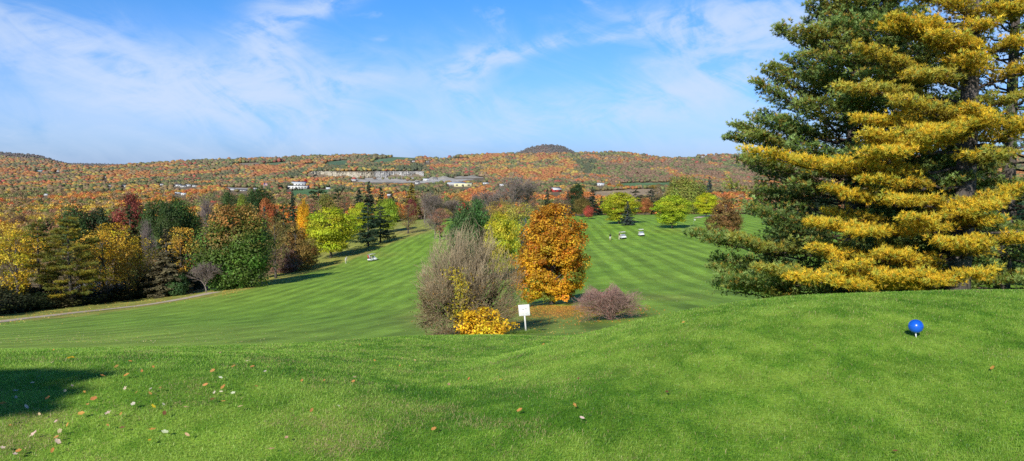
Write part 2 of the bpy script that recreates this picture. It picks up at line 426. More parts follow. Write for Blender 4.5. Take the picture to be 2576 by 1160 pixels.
def ground_piece(name, y0, y1, mat):
    a = np.searchsorted(YG, y0); b = np.searchsorted(YG, y1)
    sl = slice(a, b + 1)
    V = np.stack([XG[sl], YYG[sl], ZG[sl]], -1); nr = V.shape[0]
    i = np.arange(nr * COLS).reshape(nr, COLS)
    Fc = np.stack([i[:-1, :-1], i[:-1, 1:], i[1:, 1:], i[1:, :-1]], -1).reshape(-1, 4)
    g = Geo(); g.add(V.reshape(-1, 3), Fc, GC[sl].reshape(-1, 3))
    return g, mat, name
def finish(t):
    g, mat, name = t
    return tag(g.obj(name, mat, None, True), kind='structure')
lw = ground_piece('lawn', 1.2, 19, M_LAWN)
# the lawn behind the viewer
g = lw[0]
xs = np.linspace(-60, 60, 41); ys = np.linspace(-60, 1.15, 21)
X, Y = np.meshgrid(xs, ys); i = np.arange(X.size).reshape(X.shape)
g.add(np.stack([X, Y, np.full(X.shape, -.02)], -1).reshape(-1, 3), np.stack([i[:-1, :-1], i[:-1, 1:], i[1:, 1:], i[1:, :-1]], -1).reshape(-1, 4), np.array([.08, .17, .03]))
nr_ = int(np.searchsorted(YG, 19)) + 1
for sd_, col_ in ((-1, 0), (1, COLS - 1)):
    e_ = np.stack([XG[:nr_, col_], YYG[:nr_, col_], ZG[:nr_, col_]], 1); o_ = e_ + np.array([sd_ * 60., 0, 0])
    k_ = np.arange(nr_ - 1); q_ = np.stack([k_, k_ + 1, k_ + 1 + nr_, k_ + nr_], 1)
    g.add(np.concatenate([e_, o_]), q_ if sd_ < 0 else q_[:, ::-1], np.array([.16, .36, .03]))
finish(lw)
finish(ground_piece('fairway', 19, 430, M_FAIR))
finish(ground_piece('valley_floor', 430, 3236, M_VALLEY))
finish(ground_piece('hills', 3236, 12500, M_VALLEY))

# ------------------------------------------------------------------ trees: mesh makers
def jit(n, a, g): return 1 + g.uniform(-a, a, (n, 1))

def skeleton(geo, H, trunk_top, r0, targets, g, sides=7, C=(1, 1, 1), bend=.02, limb_r=.35):
    n = 9
    t = np.linspace(0, 1, n)
    off = np.cumsum(g.normal(0, bend * H / n, (n, 2)), 0); off[0] = 0
    pts = np.stack([off[:, 0], off[:, 1], t * trunk_top], 1)
    rad = r0 * (1 - t * .8); rad[0] *= 1.35
    geo.tube(pts, rad, sides, np.array(C))
    P0 = []; P1 = []; A = []; B = []
    for c in targets:
        rr = math.hypot(c[0], c[1])
        zs = np.clip(c[2] - g.uniform(.35, .9) * rr - .05 * H, .12 * H, trunk_top * .97)
        k = zs / trunk_top * (n - 1); i = int(min(k, n - 2)); s = pts[i] + (pts[i + 1] - pts[i]) * (k - i)
        ctrl = (s + c) / 2 + np.array([0, 0, .12 * rr])
        q = np.linspace(0, 1, 5)[:, None]
        cu = s * (1 - q) ** 2 + ctrl * 2 * q * (1 - q) + c * q * q
        rl = r0 * limb_r * (1 - .6 * zs / H)
        rs = rl * (1 - q[:, 0] * .85)
        P0.append(cu[:-1]); P1.append(cu[1:]); A.append(rs[:-1]); B.append(rs[1:])
    if P0: geo.segs(np.concatenate(P0), np.concatenate(P1), np.concatenate(A), np.concatenate(B), 5, np.array(C))

PROF = {
    'round': lambda t: np.sqrt(np.clip(1 - (2 * t - .9) ** 2 / 1.25, .02, 1)),
    'oval': lambda t: np.clip(np.sin(np.pi * np.clip(t * .88 + .1, 0, 1)) ** .75, .05, 1),
    'egg': lambda t: np.clip(np.where(t < .28, .72 + t, 1.0 - (np.clip(t - .28, 0, 1) / .72) ** 1.7), .06, 1),
    'dome': lambda t: np.interp(t, [0, .08, .28, .5, .75, .92, 1], [.6, .88, 1, .94, .78, .56, .28]),
    'spread': lambda t: np.clip(np.where(t < .5, .55 + .9 * t, np.sqrt(np.clip(1 - ((t - .5) / .52) ** 2, 0, 1))), .08, 1),
    'vase': lambda t: np.clip(np.where(t < .65, .3 + t * 1.08, np.sqrt(np.clip(1 - ((t - .65) / .37) ** 2, 0, 1))), .1, 1),
}

def broadleaf(seed, H=12., W=10., base=.18, nc=90, nl=9000, leaf=.3, kind='round', flat=.75, cr=.17, var=.25, shade=None, trunk=True, droop=0., fill=.35, tr=.025):
    """returns (trunk Geo, crown Geo); colours are variation around white unless `shade(pos01, n)` gives them"""
    g = np.random.default_rng(seed)
    zb = base * H; hc = H - zb
    tt = g.uniform(0, 1, nc * 4); pf = PROF[kind](tt)
    keep = g.uniform(0, 1, nc * 4) < np.clip(pf, .15, 1); tt = tt[keep][:nc]; n = len(tt); pf = PROF[kind](tt)
    a = g.uniform(0, 2 * math.pi, n); rr = np.sqrt(g.uniform(fill, 1, n))
    crad = cr * W * g.uniform(.65, 1.3, n) * np.clip(.45 + pf * .6, .4, 1)
    lob = 1 + .16 * np.sin(a * 3 + tt * 5 + g.uniform(0, 6)) + g.normal(0, .07, n)
    R_ = np.clip(pf * W / 2 * lob - crad * .75, 0, None) * rr
    C = np.stack([R_ * np.cos(a), R_ * np.sin(a), zb + np.clip(tt * hc, crad * flat * .8, hc - crad * flat * .8)], 1)
    m = np.maximum((crad ** 2 / (crad ** 2).sum() * nl).astype(int), 3)
    idx = np.repeat(np.arange(n), m); N = len(idx)
    d = rand_unit(N, g); r = g.uniform(.35, 1, N) ** .5
    r *= 1 + .25 * (g.uniform(0, 1, N) < .12)
    off = d * (r * crad[idx])[:, None] * np.array([1, 1, flat])
    P = C[idx] + off
    P[:, 2] -= droop * np.hypot(off[:, 0], off[:, 1])
    outw = P - np.array([0, 0, zb + hc * .45]); outw = unit(outw)
    Nn = d * .7 + outw * .45 + np.array([0, 0, .35]) + g.normal(0, .45, (N, 3))
    L = leaf * g.uniform(.6, 1.35, N)
    cv = (1 + g.normal(0, var, (n, 1))).clip(.55, 1.5)
    hue = 1 + g.normal(0, var * .35, (n, 3))
    Cc = (cv * hue)[idx] * jit(N, .28, g)
    if shade is not None:
        Cc = Cc * shade(np.stack([P[:, 0] / (W / 2), P[:, 1] / (W / 2), (P[:, 2] - zb) / hc], 1), N, g, (C[:, 2] - zb)[idx] / hc, idx, n)
    crown = Geo(); crown.leaves(P, Nn, L, L * .72, Cc.clip(.005, 3), g)
    tk = Geo()
    if trunk:
        sel = g.choice(n, min(n, max(10, n // 3)), replace=False)
        skeleton(tk, H, zb + hc * .72, tr * H, C[sel], g)
    return tk, crown

def spruce(seed, H=12., W=5., nb=110, nl=7000, leaf=.4, droop=.35, base=.03, power=.9, var=.2, ragged=.22, up=.15):
    g = np.random.default_rng(seed)
    t = np.sort(g.uniform(0, 1, nb) ** 1.15); t = base + (1 - base) * t * .985
    a = np.arange(nb) * 2.39996 + g.normal(0, .4, nb)
    Lb = W / 2 * np.clip((1 - t), .02, 1) ** power * np.clip(1 + g.normal(0, ragged, nb), .5, 1.4) + .12
    m = np.maximum((Lb ** 1.3 / (Lb ** 1.3).sum() * nl).astype(int), 6)
    idx = np.repeat(np.arange(nb), m); N = len(idx)
    s = g.uniform(.12, 1, N) ** .75
    lat = g.normal(0, 1, N) * .16 * Lb[idx] * (1.15 - s * .8)
    ca, sa = np.cos(a[idx]), np.sin(a[idx])
    rad = s * Lb[idx]
    hang = -np.abs(g.normal(0, .07, N)) * Lb[idx]
    z = t[idx] * H - droop * rad + up * rad * s + hang + g.normal(0, .012 * H, N) * .35
    P = np.stack([rad * ca - lat * sa, rad * sa + lat * ca, np.maximum(z, .05)], 1)
    Nn = np.stack([ca * .5, sa * .5, np.full(N, .8)], 1) + g.normal(0, .5, (N, 3))
    L = leaf * g.uniform(.6, 1.3, N)
    cv = (1 + g.normal(0, var, (nb, 1))).clip(.5, 1.5)
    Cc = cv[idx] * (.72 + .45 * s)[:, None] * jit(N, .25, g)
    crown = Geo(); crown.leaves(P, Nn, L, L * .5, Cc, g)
    tk = Geo(); tk.tube([[0, 0, 0], [0, 0, H * .5], [0, 0, H * .97]], [.022 * H, .013 * H, .003 * H], 7)
    sel = g.choice(nb, nb // 2, replace=False)
    e = np.stack([Lb[sel] * .8 * np.cos(a[sel]), Lb[sel] * .8 * np.sin(a[sel]), t[sel] * H - droop * Lb[sel] * .7], 1)
    s0 = np.stack([0 * t[sel], 0 * t[sel], t[sel] * H], 1)
    tk.segs(s0, e, .004 * H * (1.2 - t[sel]), .0012 * H, 4)
    return tk, crown

def bare(seed, H=10., stems=1, levels=5, spread=.55, r0=.18, rmin=.012, nchild=(3, 5), up=.25, length=.34, W=None, col=(.30, .26, .22), tipcol=None, jitter=.25, low=0, limit=None, cap=9000, lowz=(.05, .45)):
    """leafless tree; returns (thick Geo, twig Geo)"""
    g = np.random.default_rng(seed)
    tk = Geo(); tw = Geo()
    cur = []
    for k in range(stems):
        d = np.array([g.normal(0, .18 if stems > 1 else .05), g.normal(0, .18 if stems > 1 else .05), 1.0])
        if stems > 1:
            aa = k / stems * 6.283 + g.uniform(-.3, .3); d += np.array([math.cos(aa), math.sin(aa), 0]) * g.uniform(.1, .5)
        cur.append((np.array([g.normal(0, .1), g.normal(0, .1), 0.]) * (stems > 1), unit(d), H * length * g.uniform(.85, 1.15), r0 * (1 if stems == 1 else .6)))
    for k in range(low):
        aa = g.uniform(0, 6.283); d = np.array([math.cos(aa), math.sin(aa), g.uniform(*lowz)])
        cur.append((np.array([0, 0, g.uniform(.05, .3) * H]), unit(d), H * length * g.uniform(.7, 1.1), r0 * .4))
    col = np.array(col); tipcol = col if tipcol is None else np.array(tipcol)
    for lev in range(levels):
        nxt = []; P0 = []; P1 = []; A = []; B = []
        for (p, d, l, r) in cur:
            nseg = 4 if lev < 3 else 2
            q = p.copy(); dd = d.copy(); pts = [q.copy()]; rs = [r]
            for s in range(nseg):
                dd = unit(dd + g.normal(0, jitter * .5, 3) + np.array([0, 0, up * .18]))
                q = q + dd * l / nseg
                if limit is not None and lev > 0 and not limit(q): break
                pts.append(q.copy()); rs.append(max(r * (1 - .45 * (s + 1) / nseg), rmin * .8))
                if lev < levels - 1:
                    for c in range(int(g.integers(nchild[0], nchild[1] + 1)) if s == nseg - 1 else int(g.integers(1, 3))):
                        if lev == 0 and s == 0 and stems == 1: continue
                        ax = unit(np.cross(dd, g.normal(size=3))); an = spread * g.uniform(.55, 1.25)
                        nd = unit(dd * math.cos(an) + ax * math.sin(an) + np.array([0, 0, up * .3]))
                        nxt.append((q.copy(), nd, l * g.uniform(.55, .82), max(rs[-1] * g.uniform(.5, .75), rmin)))
            for i in range(len(pts) - 1):
                P0.append(pts[i]); P1.append(pts[i + 1]); A.append(rs[i]); B.append(rs[i + 1])
        mix = lev / max(1, levels - 1)
        c = col * (1 - mix) + tipcol * mix
        C = c[None] * (1 + g.normal(0, .18, (len(P0), 1))).clip(.5, 1.6)
        (tk if lev < 2 else tw).segs(np.array(P0), np.array(P1), np.array(A), np.array(B), 6 if lev < 2 else 3, C)
        cur = nxt
        if len(cur) > cap:
            cur = [cur[i] for i in g.choice(len(cur), cap, replace=False)]
    return tk, tw

# ------------------------------------------------------------------ variant pools
POOL = {}
def pool(kind, H, W, makers, names=('trunk', 'crown')):
    out = []
    for (tk, cr) in makers:
        tm = tk.mesh('trunk', M_BARK if names[1] == 'crown' else M_TWIG, True); cm = cr.mesh('crown', M_LEAF if names[1] == 'crown' else M_TWIG)
        out.append((tm, cm))
    POOL[kind] = (H, W, out, names)
pool('maple', 12, 10, [broadleaf(100 + k, kind='round', nc=110, nl=11000, leaf=.34) for k in range(3)])
pool('oval', 12, 8, [broadleaf(110 + k, W=8, kind='oval', nc=100, nl=9000, leaf=.32, base=.1) for k in range(3)])
pool('egg', 12, 10, [broadleaf(120 + k, W=10, kind='egg', nc=170, nl=15000, leaf=.3, base=.04, cr=.12, fill=.5) for k in range(2)])
pool('locust', 12, 14, [broadleaf(130 + k, W=14, kind='spread', nc=170, nl=16000, leaf=.36, base=.14, flat=.36, cr=.13, droop=.28, var=.2, fill=.3) for k in range(3)])
pool('sparse', 12, 9, [broadleaf(140 + k, W=9, kind='vase', nc=100, nl=3800, leaf=.28, base=.18, cr=.12, flat=.6, fill=.2) for k in range(3)])
pool('willow', 14, 16, [broadleaf(150, H=14, W=16, kind='round', nc=150, nl=16000, leaf=.42, base=.05, flat=1.5, cr=.11, droop=.5, fill=.5)])
pool('spruce', 12, 5, [spruce(160 + k) for k in range(4)])
pool('pine', 12, 8, [spruce(170 + k, W=8, nb=60, nl=8000, leaf=.38, droop=.05, base=.12, power=.62, ragged=.38, up=.12) for k in range(3)])
pool('thin', 12, 9, [broadleaf(180 + k, W=9, kind='oval', nc=90, nl=2700, leaf=.27, base=.16, cr=.13, fill=.2) for k in range(2)])
pool('bare', 11, 9, [bare(190 + k, H=11, levels=5, spread=.6, r0=.22, rmin=.028, length=.36, nchild=(2, 4), col=(.24, .20, .17), tipcol=(.27, .215, .19)) for k in range(3)], ('trunk', 'branches'))
pool('shrub', 3, 4, [broadleaf(200 + k, H=3, W=4, kind='round', nc=50, nl=3500, leaf=.2, base=.0, cr=.2, tr=.02) for k in range(3)])

USED = {}
def plant(kind, name, label, cat, X, Y, H, W, color, group=None, sink=.15, rz=None, trunkcol=None, variant=None, z=None):
    Hv, Wv, var, names = POOL[kind]
    k = USED.get(kind, 0); USED[kind] = k + 1
    tm, cm = var[(k if variant is None else variant) % len(var)]
    z = float(ground(X, Y)) if z is None else z
    root = empty(name, (X, Y, z - sink), label, cat, group, rnd.uniform(0, 6.283) if rz is None else rz)
    root.scale = (W / Wv, W / Wv, H / Hv)
    a = link(names[0], tm, root); b = link(names[1], cm, root)
    b.color = (*color, 1); a.color = (1, 1, 1, 1)
    if names[1] == 'branches':
        pass
    return root
rnd = random.Random(5)

def T(kind, px, top, w, Y, color, label, name='tree', cat='tree', group=None, **kw):
    ztop = EYE + float(slope(top)) * Y
    X = float(at(px, top, Y).x); H = ztop - float(ground(X, Y))
    if H < 1.2: print('LOW', label, H); H = 1.2
    v = [min(.92, c * 1.25 * rnd.uniform(.94, 1.06)) for c in color]
    return plant(kind, name, label, cat, X, Y, H + .15, w * Y / F, v, group, **kw)

LIME = (.34, .375, .022); LIME2 = (.23, .31, .028); DKG = (.055, .10, .028); DKG2 = (.07, .12, .034); GRN = (.09, .15, .03)
GOLD = (.56, .37, .05); YEL = (.50, .39, .06); RUST = (.34, .15, .05); ORG = (.52, .22, .045); OLV = (.24, .20, .055); BRN = (.23, .15, .08)
RED = (.52, .09, .06); CRIM = (.22, .06, .04); SPR = (.035, .06, .035); SPB = (.07, .10, .085); MAUVE = (.30, .15, .11); TAN = (.36, .25, .10); PINEG = (.06, .10, .04)

PATH_PX = [(-220, 838), (-60, 816), (39, 804), (120, 795), (196, 786), (290, 776), (385, 765), (440, 756), (490, 746), (546, 734)]
def hedge_Y(px, up=9):
    return ground_at(px, float(np.interp(px, [p[0] for p in PATH_PX], [p[1] for p in PATH_PX])) - up, 50, 400)
# ---- left wood, front row
T('sparse', 36, 575, 150, 122, (.52, .37, .03), 'thin yellow leaved tree at the far left end of the dark hedge', 'yellow_tree')
T('sparse', -70, 585, 170, 122, (.42, .30, .05), 'yellow tree just beyond the left edge of the wood', 'yellow_tree')
T('thin', 255, 566, 165, 136, GOLD, 'golden yellow tree with open crown between the layered pine and the white house', 'yellow_tree')
T('sparse', 285, 560, 130, 141, (.56, .38, .03), 'bright yellow tree standing in front of the half hidden white house', 'yellow_tree')
T('thin', 350, 588, 120, 146, (.60, .42, .04), 'pale gold tree between the yellow tree and the brown conifer', 'yellow_tree')
T('sparse', 452, 572, 110, 150, (.56, .38, .05), 'yellow tree showing between the brown conifer and the big rusty maple', 'yellow_tree')
T('spruce', 416, 573, 120, 140, (.13, .12, .065), 'brownish conifer with a green tip above the dark hedge', 'conifer')
T('thin', 120, 590, 120, 140, (.36, .26, .07), 'dull gold tree behind the two pines of the left wood', 'yellow_tree')
T('thin', 200, 600, 120, 134, (.34, .24, .06), 'bronze thin tree tucked behind the layered pine', 'brown_tree')
T('thin', 5, 620, 90, 132, (.34, .25, .08), 'low tan tree at the left border behind the yellow tree', 'brown_tree')
T('thin', 320, 620, 90, 140, (.40, .29, .06), 'small gold tree beside the wall of the white house', 'yellow_tree')
T('thin', 385, 640, 80, 143, (.33, .23, .10), 'tan half bare tree just left of the brown conifer', 'brown_tree')
hp = [(-60, 735, 150, 84), (15, 728, 120, 86), (75, 735, 110, 88), (135, 740, 110, 91), (190, 735, 100, 95), (240, 728, 100, 99), (290, 722, 95, 105), (335, 705, 90, 112), (380, 690, 90, 118), (425, 672, 95, 124), (468, 690, 75, 128), (215, 752, 70, 93), (310, 738, 60, 104)]
for k, (px, top, w, Y) in enumerate(hp):  # bush colours kept near black, standing in for understory shade
    Y = hedge_Y(px, 19)
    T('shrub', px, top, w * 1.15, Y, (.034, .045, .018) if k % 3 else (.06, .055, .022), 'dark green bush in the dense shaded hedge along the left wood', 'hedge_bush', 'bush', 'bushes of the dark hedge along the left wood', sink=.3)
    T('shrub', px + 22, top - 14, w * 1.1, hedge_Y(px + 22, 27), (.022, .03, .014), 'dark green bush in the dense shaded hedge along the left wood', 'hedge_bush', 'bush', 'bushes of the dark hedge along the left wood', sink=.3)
T('shrub', 448, 690, 60, 139, (.05, .10, .03), 'fresh green bush at the right end of the dark hedge under the brown conifer', 'green_bush', 'bush')
T('bare', 516, 650, 92, 140, (1, 1, 1), 'small leafless purplish tree beside the cart path end', 'bare_tree')
T('thin', 690, 538, 90, 172, (.20, .16, .05), 'olive brown tree right behind the big rusty maple', 'brown_tree')
T('oval', 650, 545, 80, 175, (.20, .17, .05), 'olive tree behind the right shoulder of the big rusty maple', 'olive_tree')
T('egg', 742, 556, 122, 196, (.30, .185, .05), 'egg shaped bronze tree left of the lime green tree', 'bronze_tree')
T('egg', 713, 612, 84, 190, (.27, .15, .11), 'low dark purplish tree in front of the egg shaped bronze tree', 'purple_tree')
T('locust', 830, 520, 152, 226, LIME, 'large lime yellow tree left of the dark spruces, near the walking golfer', 'lime_tree')
T('pine', 925, 508, 84, 252, (.05, .085, .042), 'dark spruce on the left of the pair beside the fairway', 'spruce')
T('pine', 956, 513, 76, 262, (.06, .085, .045), 'dark spruce on the right of the pair beside the fairway', 'spruce')
T('locust', 972, 498, 78, 305, LIME2, 'lime green tree rising behind the pair of dark spruces', 'lime_tree')
T('locust', 905, 508, 60, 300, LIME, 'yellow lime tree peeking between the large lime tree and the spruces', 'lime_tree')
T('thin', 1026, 504, 62, 292, (.30, .20, .08), 'small brown tree with two stems casting shade on the far fairway', 'brown_tree')
T('bare', 1068, 480, 66, 350, (1, 1, 1), 'pale leafless tree with forked trunk behind the far fairway', 'bare_tree')
T('bare', 1100, 492, 60, 362, (1, 1, 1), 'grey brown leafless tree right of the pale forked tree', 'bare_tree')
T('bare', 1140, 496, 70, 372, (1, 1, 1), 'grey brown leafless tree left of the green pine clump', 'bare_tree')
T('maple', 1165, 510, 86, 116, (.085, .15, .045), 'bushy green pine behind the top of the leafless tree, left one', 'pine_tree')
T('maple', 1200, 501, 90, 122, (.075, .14, .04), 'bushy green pine behind the top of the leafless tree, right one', 'pine_tree')
T('maple', 1164, 510, 28, 385, (.60, .07, .06), 'bright red treetop beside the green pines', 'red_tree')
T('locust', 1262, 532, 110, 118, (.46, .44, .03), 'yellow green tree between the leafless tree and the golden maple', 'lime_tree')
T('sparse', 1312, 508, 100, 190, (.36, .32, .06), 'olive yellow open tree behind the golden maple', 'olive_tree')
T('sparse', 1262, 505, 90, 230, (.36, .28, .06), 'tan yellow open tree above the lime tree in the centre', 'olive_tree')
T('spruce', 1322, 543, 36, 132, (.12, .16, .15), 'blue grey spruce peeking out left of the golden maple', 'spruce')
T('bare', 1290, 440, 118, 345, (1, 1, 1), 'tall leafless tree rising highest above the centre woods', 'bare_tree')
T('bare', 1325, 455, 80, 365, (1, 1, 1), 'leafless tree right of the tallest leafless tree in the centre woods', 'bare_tree')
T('bare', 1240, 470, 80, 360, (1, 1, 1), 'leafless tree left of the tallest leafless tree in the centre woods', 'bare_tree')
# ---- far right end of the course
T('spruce', 1377, 474, 34, 385, (.05, .075, .045), 'slender dark spruce just above the golden maple', 'spruce')
T('spruce', 1428, 480, 36, 390, (.12, .105, .07), 'brownish spruce between the slender spruce and the big dark tree', 'spruce')
T('oval', 1451, 460, 52, 375, (.035, .065, .02), 'big dark green tree at the far edge of the right fairway', 'dark_tree')
T('spruce', 1490, 470, 44, 380, SPR, 'pointed dark spruce right of the big dark green tree', 'spruce')
T('spruce', 1513, 492, 30, 392, (.05, .075, .045), 'low dark spruce left of the lime tree with a spruce in front', 'spruce')
T('maple', 1466, 496, 50, 350, (.20, .15, .04), 'green tree turning orange in front of the pointed spruce', 'orange_tree')
T('maple', 1481, 517, 27, 322, (.50, .10, .07), 'small bright red tree standing alone on the far fairway', 'red_tree')
T('locust', 1558, 482, 108, 272, LIME, 'round lime yellow tree with a small spruce before it', 'lime_tree')
T('spruce', 1579, 505, 40, 263, SPB, 'small grey blue spruce in front of the round lime yellow tree', 'spruce')
T('maple', 1623, 497, 38, 372, (.36, .15, .05), 'small round rust tree between the two big lime trees', 'rust_tree')
T('pine', 1600, 472, 60, 440, (.07, .09, .05), 'grey green pine behind the round lime yellow tree', 'pine_tree')
T('pine', 1640, 470, 60, 445, (.075, .09, .055), 'grey green pine above the small round rust tree', 'pine_tree')
T('sparse', 1655, 462, 30, 460, (.24, .17, .09), 'narrow brown tree between the grey pines and the willow', 'brown_tree')
T('willow', 1722, 440, 118, 410, (.25, .25, .055), 'large pale green weeping willow behind the lime trees', 'willow')
T('locust', 1692, 489, 108, 240, LIME, 'broad lime yellow tree with two trunks on the right fairway', 'lime_tree')
T('locust', 1778, 484, 70, 325, (.44, .45, .02), 'bright yellow tree in front of the willow, next to the pines', 'lime_tree')
T('spruce', 1785, 443, 44, 430, SPB, 'tall grey spruce right of the willow', 'spruce')
T('egg', 1826, 488, 100, 205, (.22, .12, .045), 'rusty brown tree touching the big pines at the right fairway', 'rust_tree')
# ---- left wood, second row
T('maple', 188, 517, 100, 222, DKG, 'dark green pine on the left of the dark trio in the wood', 'pine_tree')
T('oval', 250, 520, 90, 226, (.038, .07, .026), 'dark green pine in the middle of the dark trio', 'pine_tree')
T('spruce', 325, 512, 92, 205, (.065, .085, .03), 'broad olive spruce in front of the crimson tree', 'spruce')
T('maple', 322, 490, 100, 246, CRIM, 'dark crimson tree above the broad olive spruce', 'crimson_tree')
T('maple', 392, 498, 100, 240, (.05, .09, .022), 'dark green tree right of the crimson tree', 'dark_tree')
T('maple', 452, 496, 104, 225, (.052, .10, .024), 'rich green round tree left of the big rusty maple', 'dark_tree')
T('maple', 418, 512, 70, 218, (.06, .10, .025), 'green tree in front of the two dark green trees', 'dark_tree')
T('bare', 368, 548, 50, 200, (1, 1, 1), 'small leafless tree below the dark green trees', 'bare_tree')
T('bare', 525, 505, 60, 290, (1, 1, 1), 'leafless brown tree above the big rusty maple', 'bare_tree')
T('maple', 575, 482, 60, 340, (.05, .09, .022), 'dark green tree at the back left of the big rusty maple', 'dark_tree')
T('maple', 650, 470, 88, 350, (.042, .082, .02), 'large dark green tree behind the big rusty maple', 'dark_tree')
T('maple', 612, 490, 52, 305, (.20, .25, .03), 'yellowish green tree right behind the big rusty maple', 'lime_tree')
T('maple', 668, 498, 48, 268, (.42, .14, .045), 'round rust orange tree in front of the large dark tree', 'orange_tree')
T('spruce', 664, 514, 46, 235, SPB, 'blue green spruce below the round rust orange tree', 'spruce')
T('pine', 712, 505, 70, 240, (.10, .11, .035), 'olive pine right of the blue green spruce', 'pine_tree')
T('spruce', 735, 476, 46, 345, SPR, 'dark spruce behind the small golden tree', 'spruce')
T('maple', 761, 502, 36, 262, (.70, .42, .02), 'small bright golden tree beside the mauve tree', 'yellow_tree')
T('thin', 790, 503, 74, 270, MAUVE, 'mauve brown half bare tree next to the small golden tree', 'purple_tree')
T('maple', 824, 488, 64, 300, (.25, .21, .05), 'olive gold tree behind the large lime tree', 'olive_tree')
T('pine', 800, 462, 100, 350, (.045, .075, .026), 'broad dark pine behind the olive gold tree', 'pine_tree')
T('pine', 850, 472, 60, 345, (.05, .075, .03), 'dark pine between the broad pine and the tall spruces', 'pine_tree')
T('thin', 866, 482, 62, 330, (.32, .16, .08), 'rust brown half bare tree above the large lime tree', 'rust_tree')
T('spruce', 903, 468, 46, 392, SPR, 'dark spruce on the left of the tall spruce group', 'spruce')
T('spruce', 928, 455, 58, 400, (.032, .055, .032), 'tallest dark spruce of the spruce group', 'spruce')
T('spruce', 958, 468, 44, 405, SPR, 'dark spruce on the right of the tallest spruce', 'spruce')
T('spruce', 985, 482, 46, 410, (.045, .07, .04), 'low spruce at the right end of the spruce group', 'spruce')
T('spruce', 1035, 457, 56, 455, (.25, .21, .04), 'gold tinted larch standing above the pale forked tree', 'larch')
T('maple', 1035, 500, 30, 440, (.22, .05, .05), 'dark red little tree beside the gold tinted larch', 'red_tree')

# ---- the big green and rust maple (its own colours)
def mk_unique(name, label, cat, px, top, w, Y, geos, Hm, Wm, mats=(None, None), names=('trunk', 'crown'), sink=.15, rz=0.0):
    ztop = EYE + float(slope(top)) * Y
    X = float(at(px, top, Y).x); z = float(ground(X, Y)); H = ztop - z
    root = empty(name, (X, Y, z - sink), label, cat, rz=rz)
    root.scale = (w * Y / F / Wm, w * Y / F / Wm, (H + sink) / Hm)
    geos[0].obj(names[0], mats[0] or M_BARK, root, True); geos[1].obj(names[1], mats[1] or M_LEAF, root)
    return root
def sh_rust(p, n, g, tc, idx, nc):
    k = g.uniform(-.28, .28, nc)[idx]
    a = np.clip((p[:, 2] + k - .64) / .24, 0, 1)[:, None]
    return np.array([.11, .195, .034]) * (1 - a) + np.array([.40, .21, .06]) * a
mk_unique('maple_tree', 'big maple, green below and rusty on top, at the end of the cart path', 'tree', 588, 517, 214, 147, broadleaf(301, H=14, W=14, kind='round', nc=150, nl=26000, leaf=.34, base=.0, cr=.14, shade=sh_rust, fill=.4), 14, 14)
T('shrub', 560, 700, 60, 143, (.06, .12, .025), 'green low bush at the foot of the big rusty maple', 'green_bush', 'bush')
def sh_gold(p, n, g, tc, idx, nc):
    k = g.uniform(-.25, .25, nc)[idx]; q = g.uniform(0, 1, nc)[idx]
    a = np.clip((p[:, 2] + k) / .9, 0, 1)[:, None]
    c = np.array([.80, .47, .028]) * (1 - a) + np.array([.64, .31, .032]) * a
    c = np.where((q < .10)[:, None] & (p[:, 2:3] < .35), np.array([.20, .26, .03]), c)
    return np.where((g.uniform(0, 1, n) < .12)[:, None], c * np.array([.8, .5, .6]), c)
mk_unique('maple_tree', 'golden orange maple beside the leafless tree, shading fallen leaves', 'tree', 1390, 513, 200, 63, broadleaf(302, H=8, W=5.8, kind='dome', nc=300, nl=40000, leaf=.155, base=.07, cr=.10, shade=sh_gold, fill=.35, flat=.75, var=.24), 8, 5.8)
def sh_bush(p, n, g, tc, idx, nc):
    k = g.uniform(0, 1, n)[:, None]
    return np.where(k < .8, np.array([.90, .60, .035]), np.array([.74, .38, .04]))
mk_unique('yellow_bush', 'low golden leaved bush at the foot of the leafless tree', 'bush', 1211, 776, 170, 34, broadleaf(303, H=1.3, W=2.2, kind='round', nc=64, nl=4200, leaf=.085, base=.0, cr=.125, shade=sh_bush, tr=.012), 1.3, 2.2)

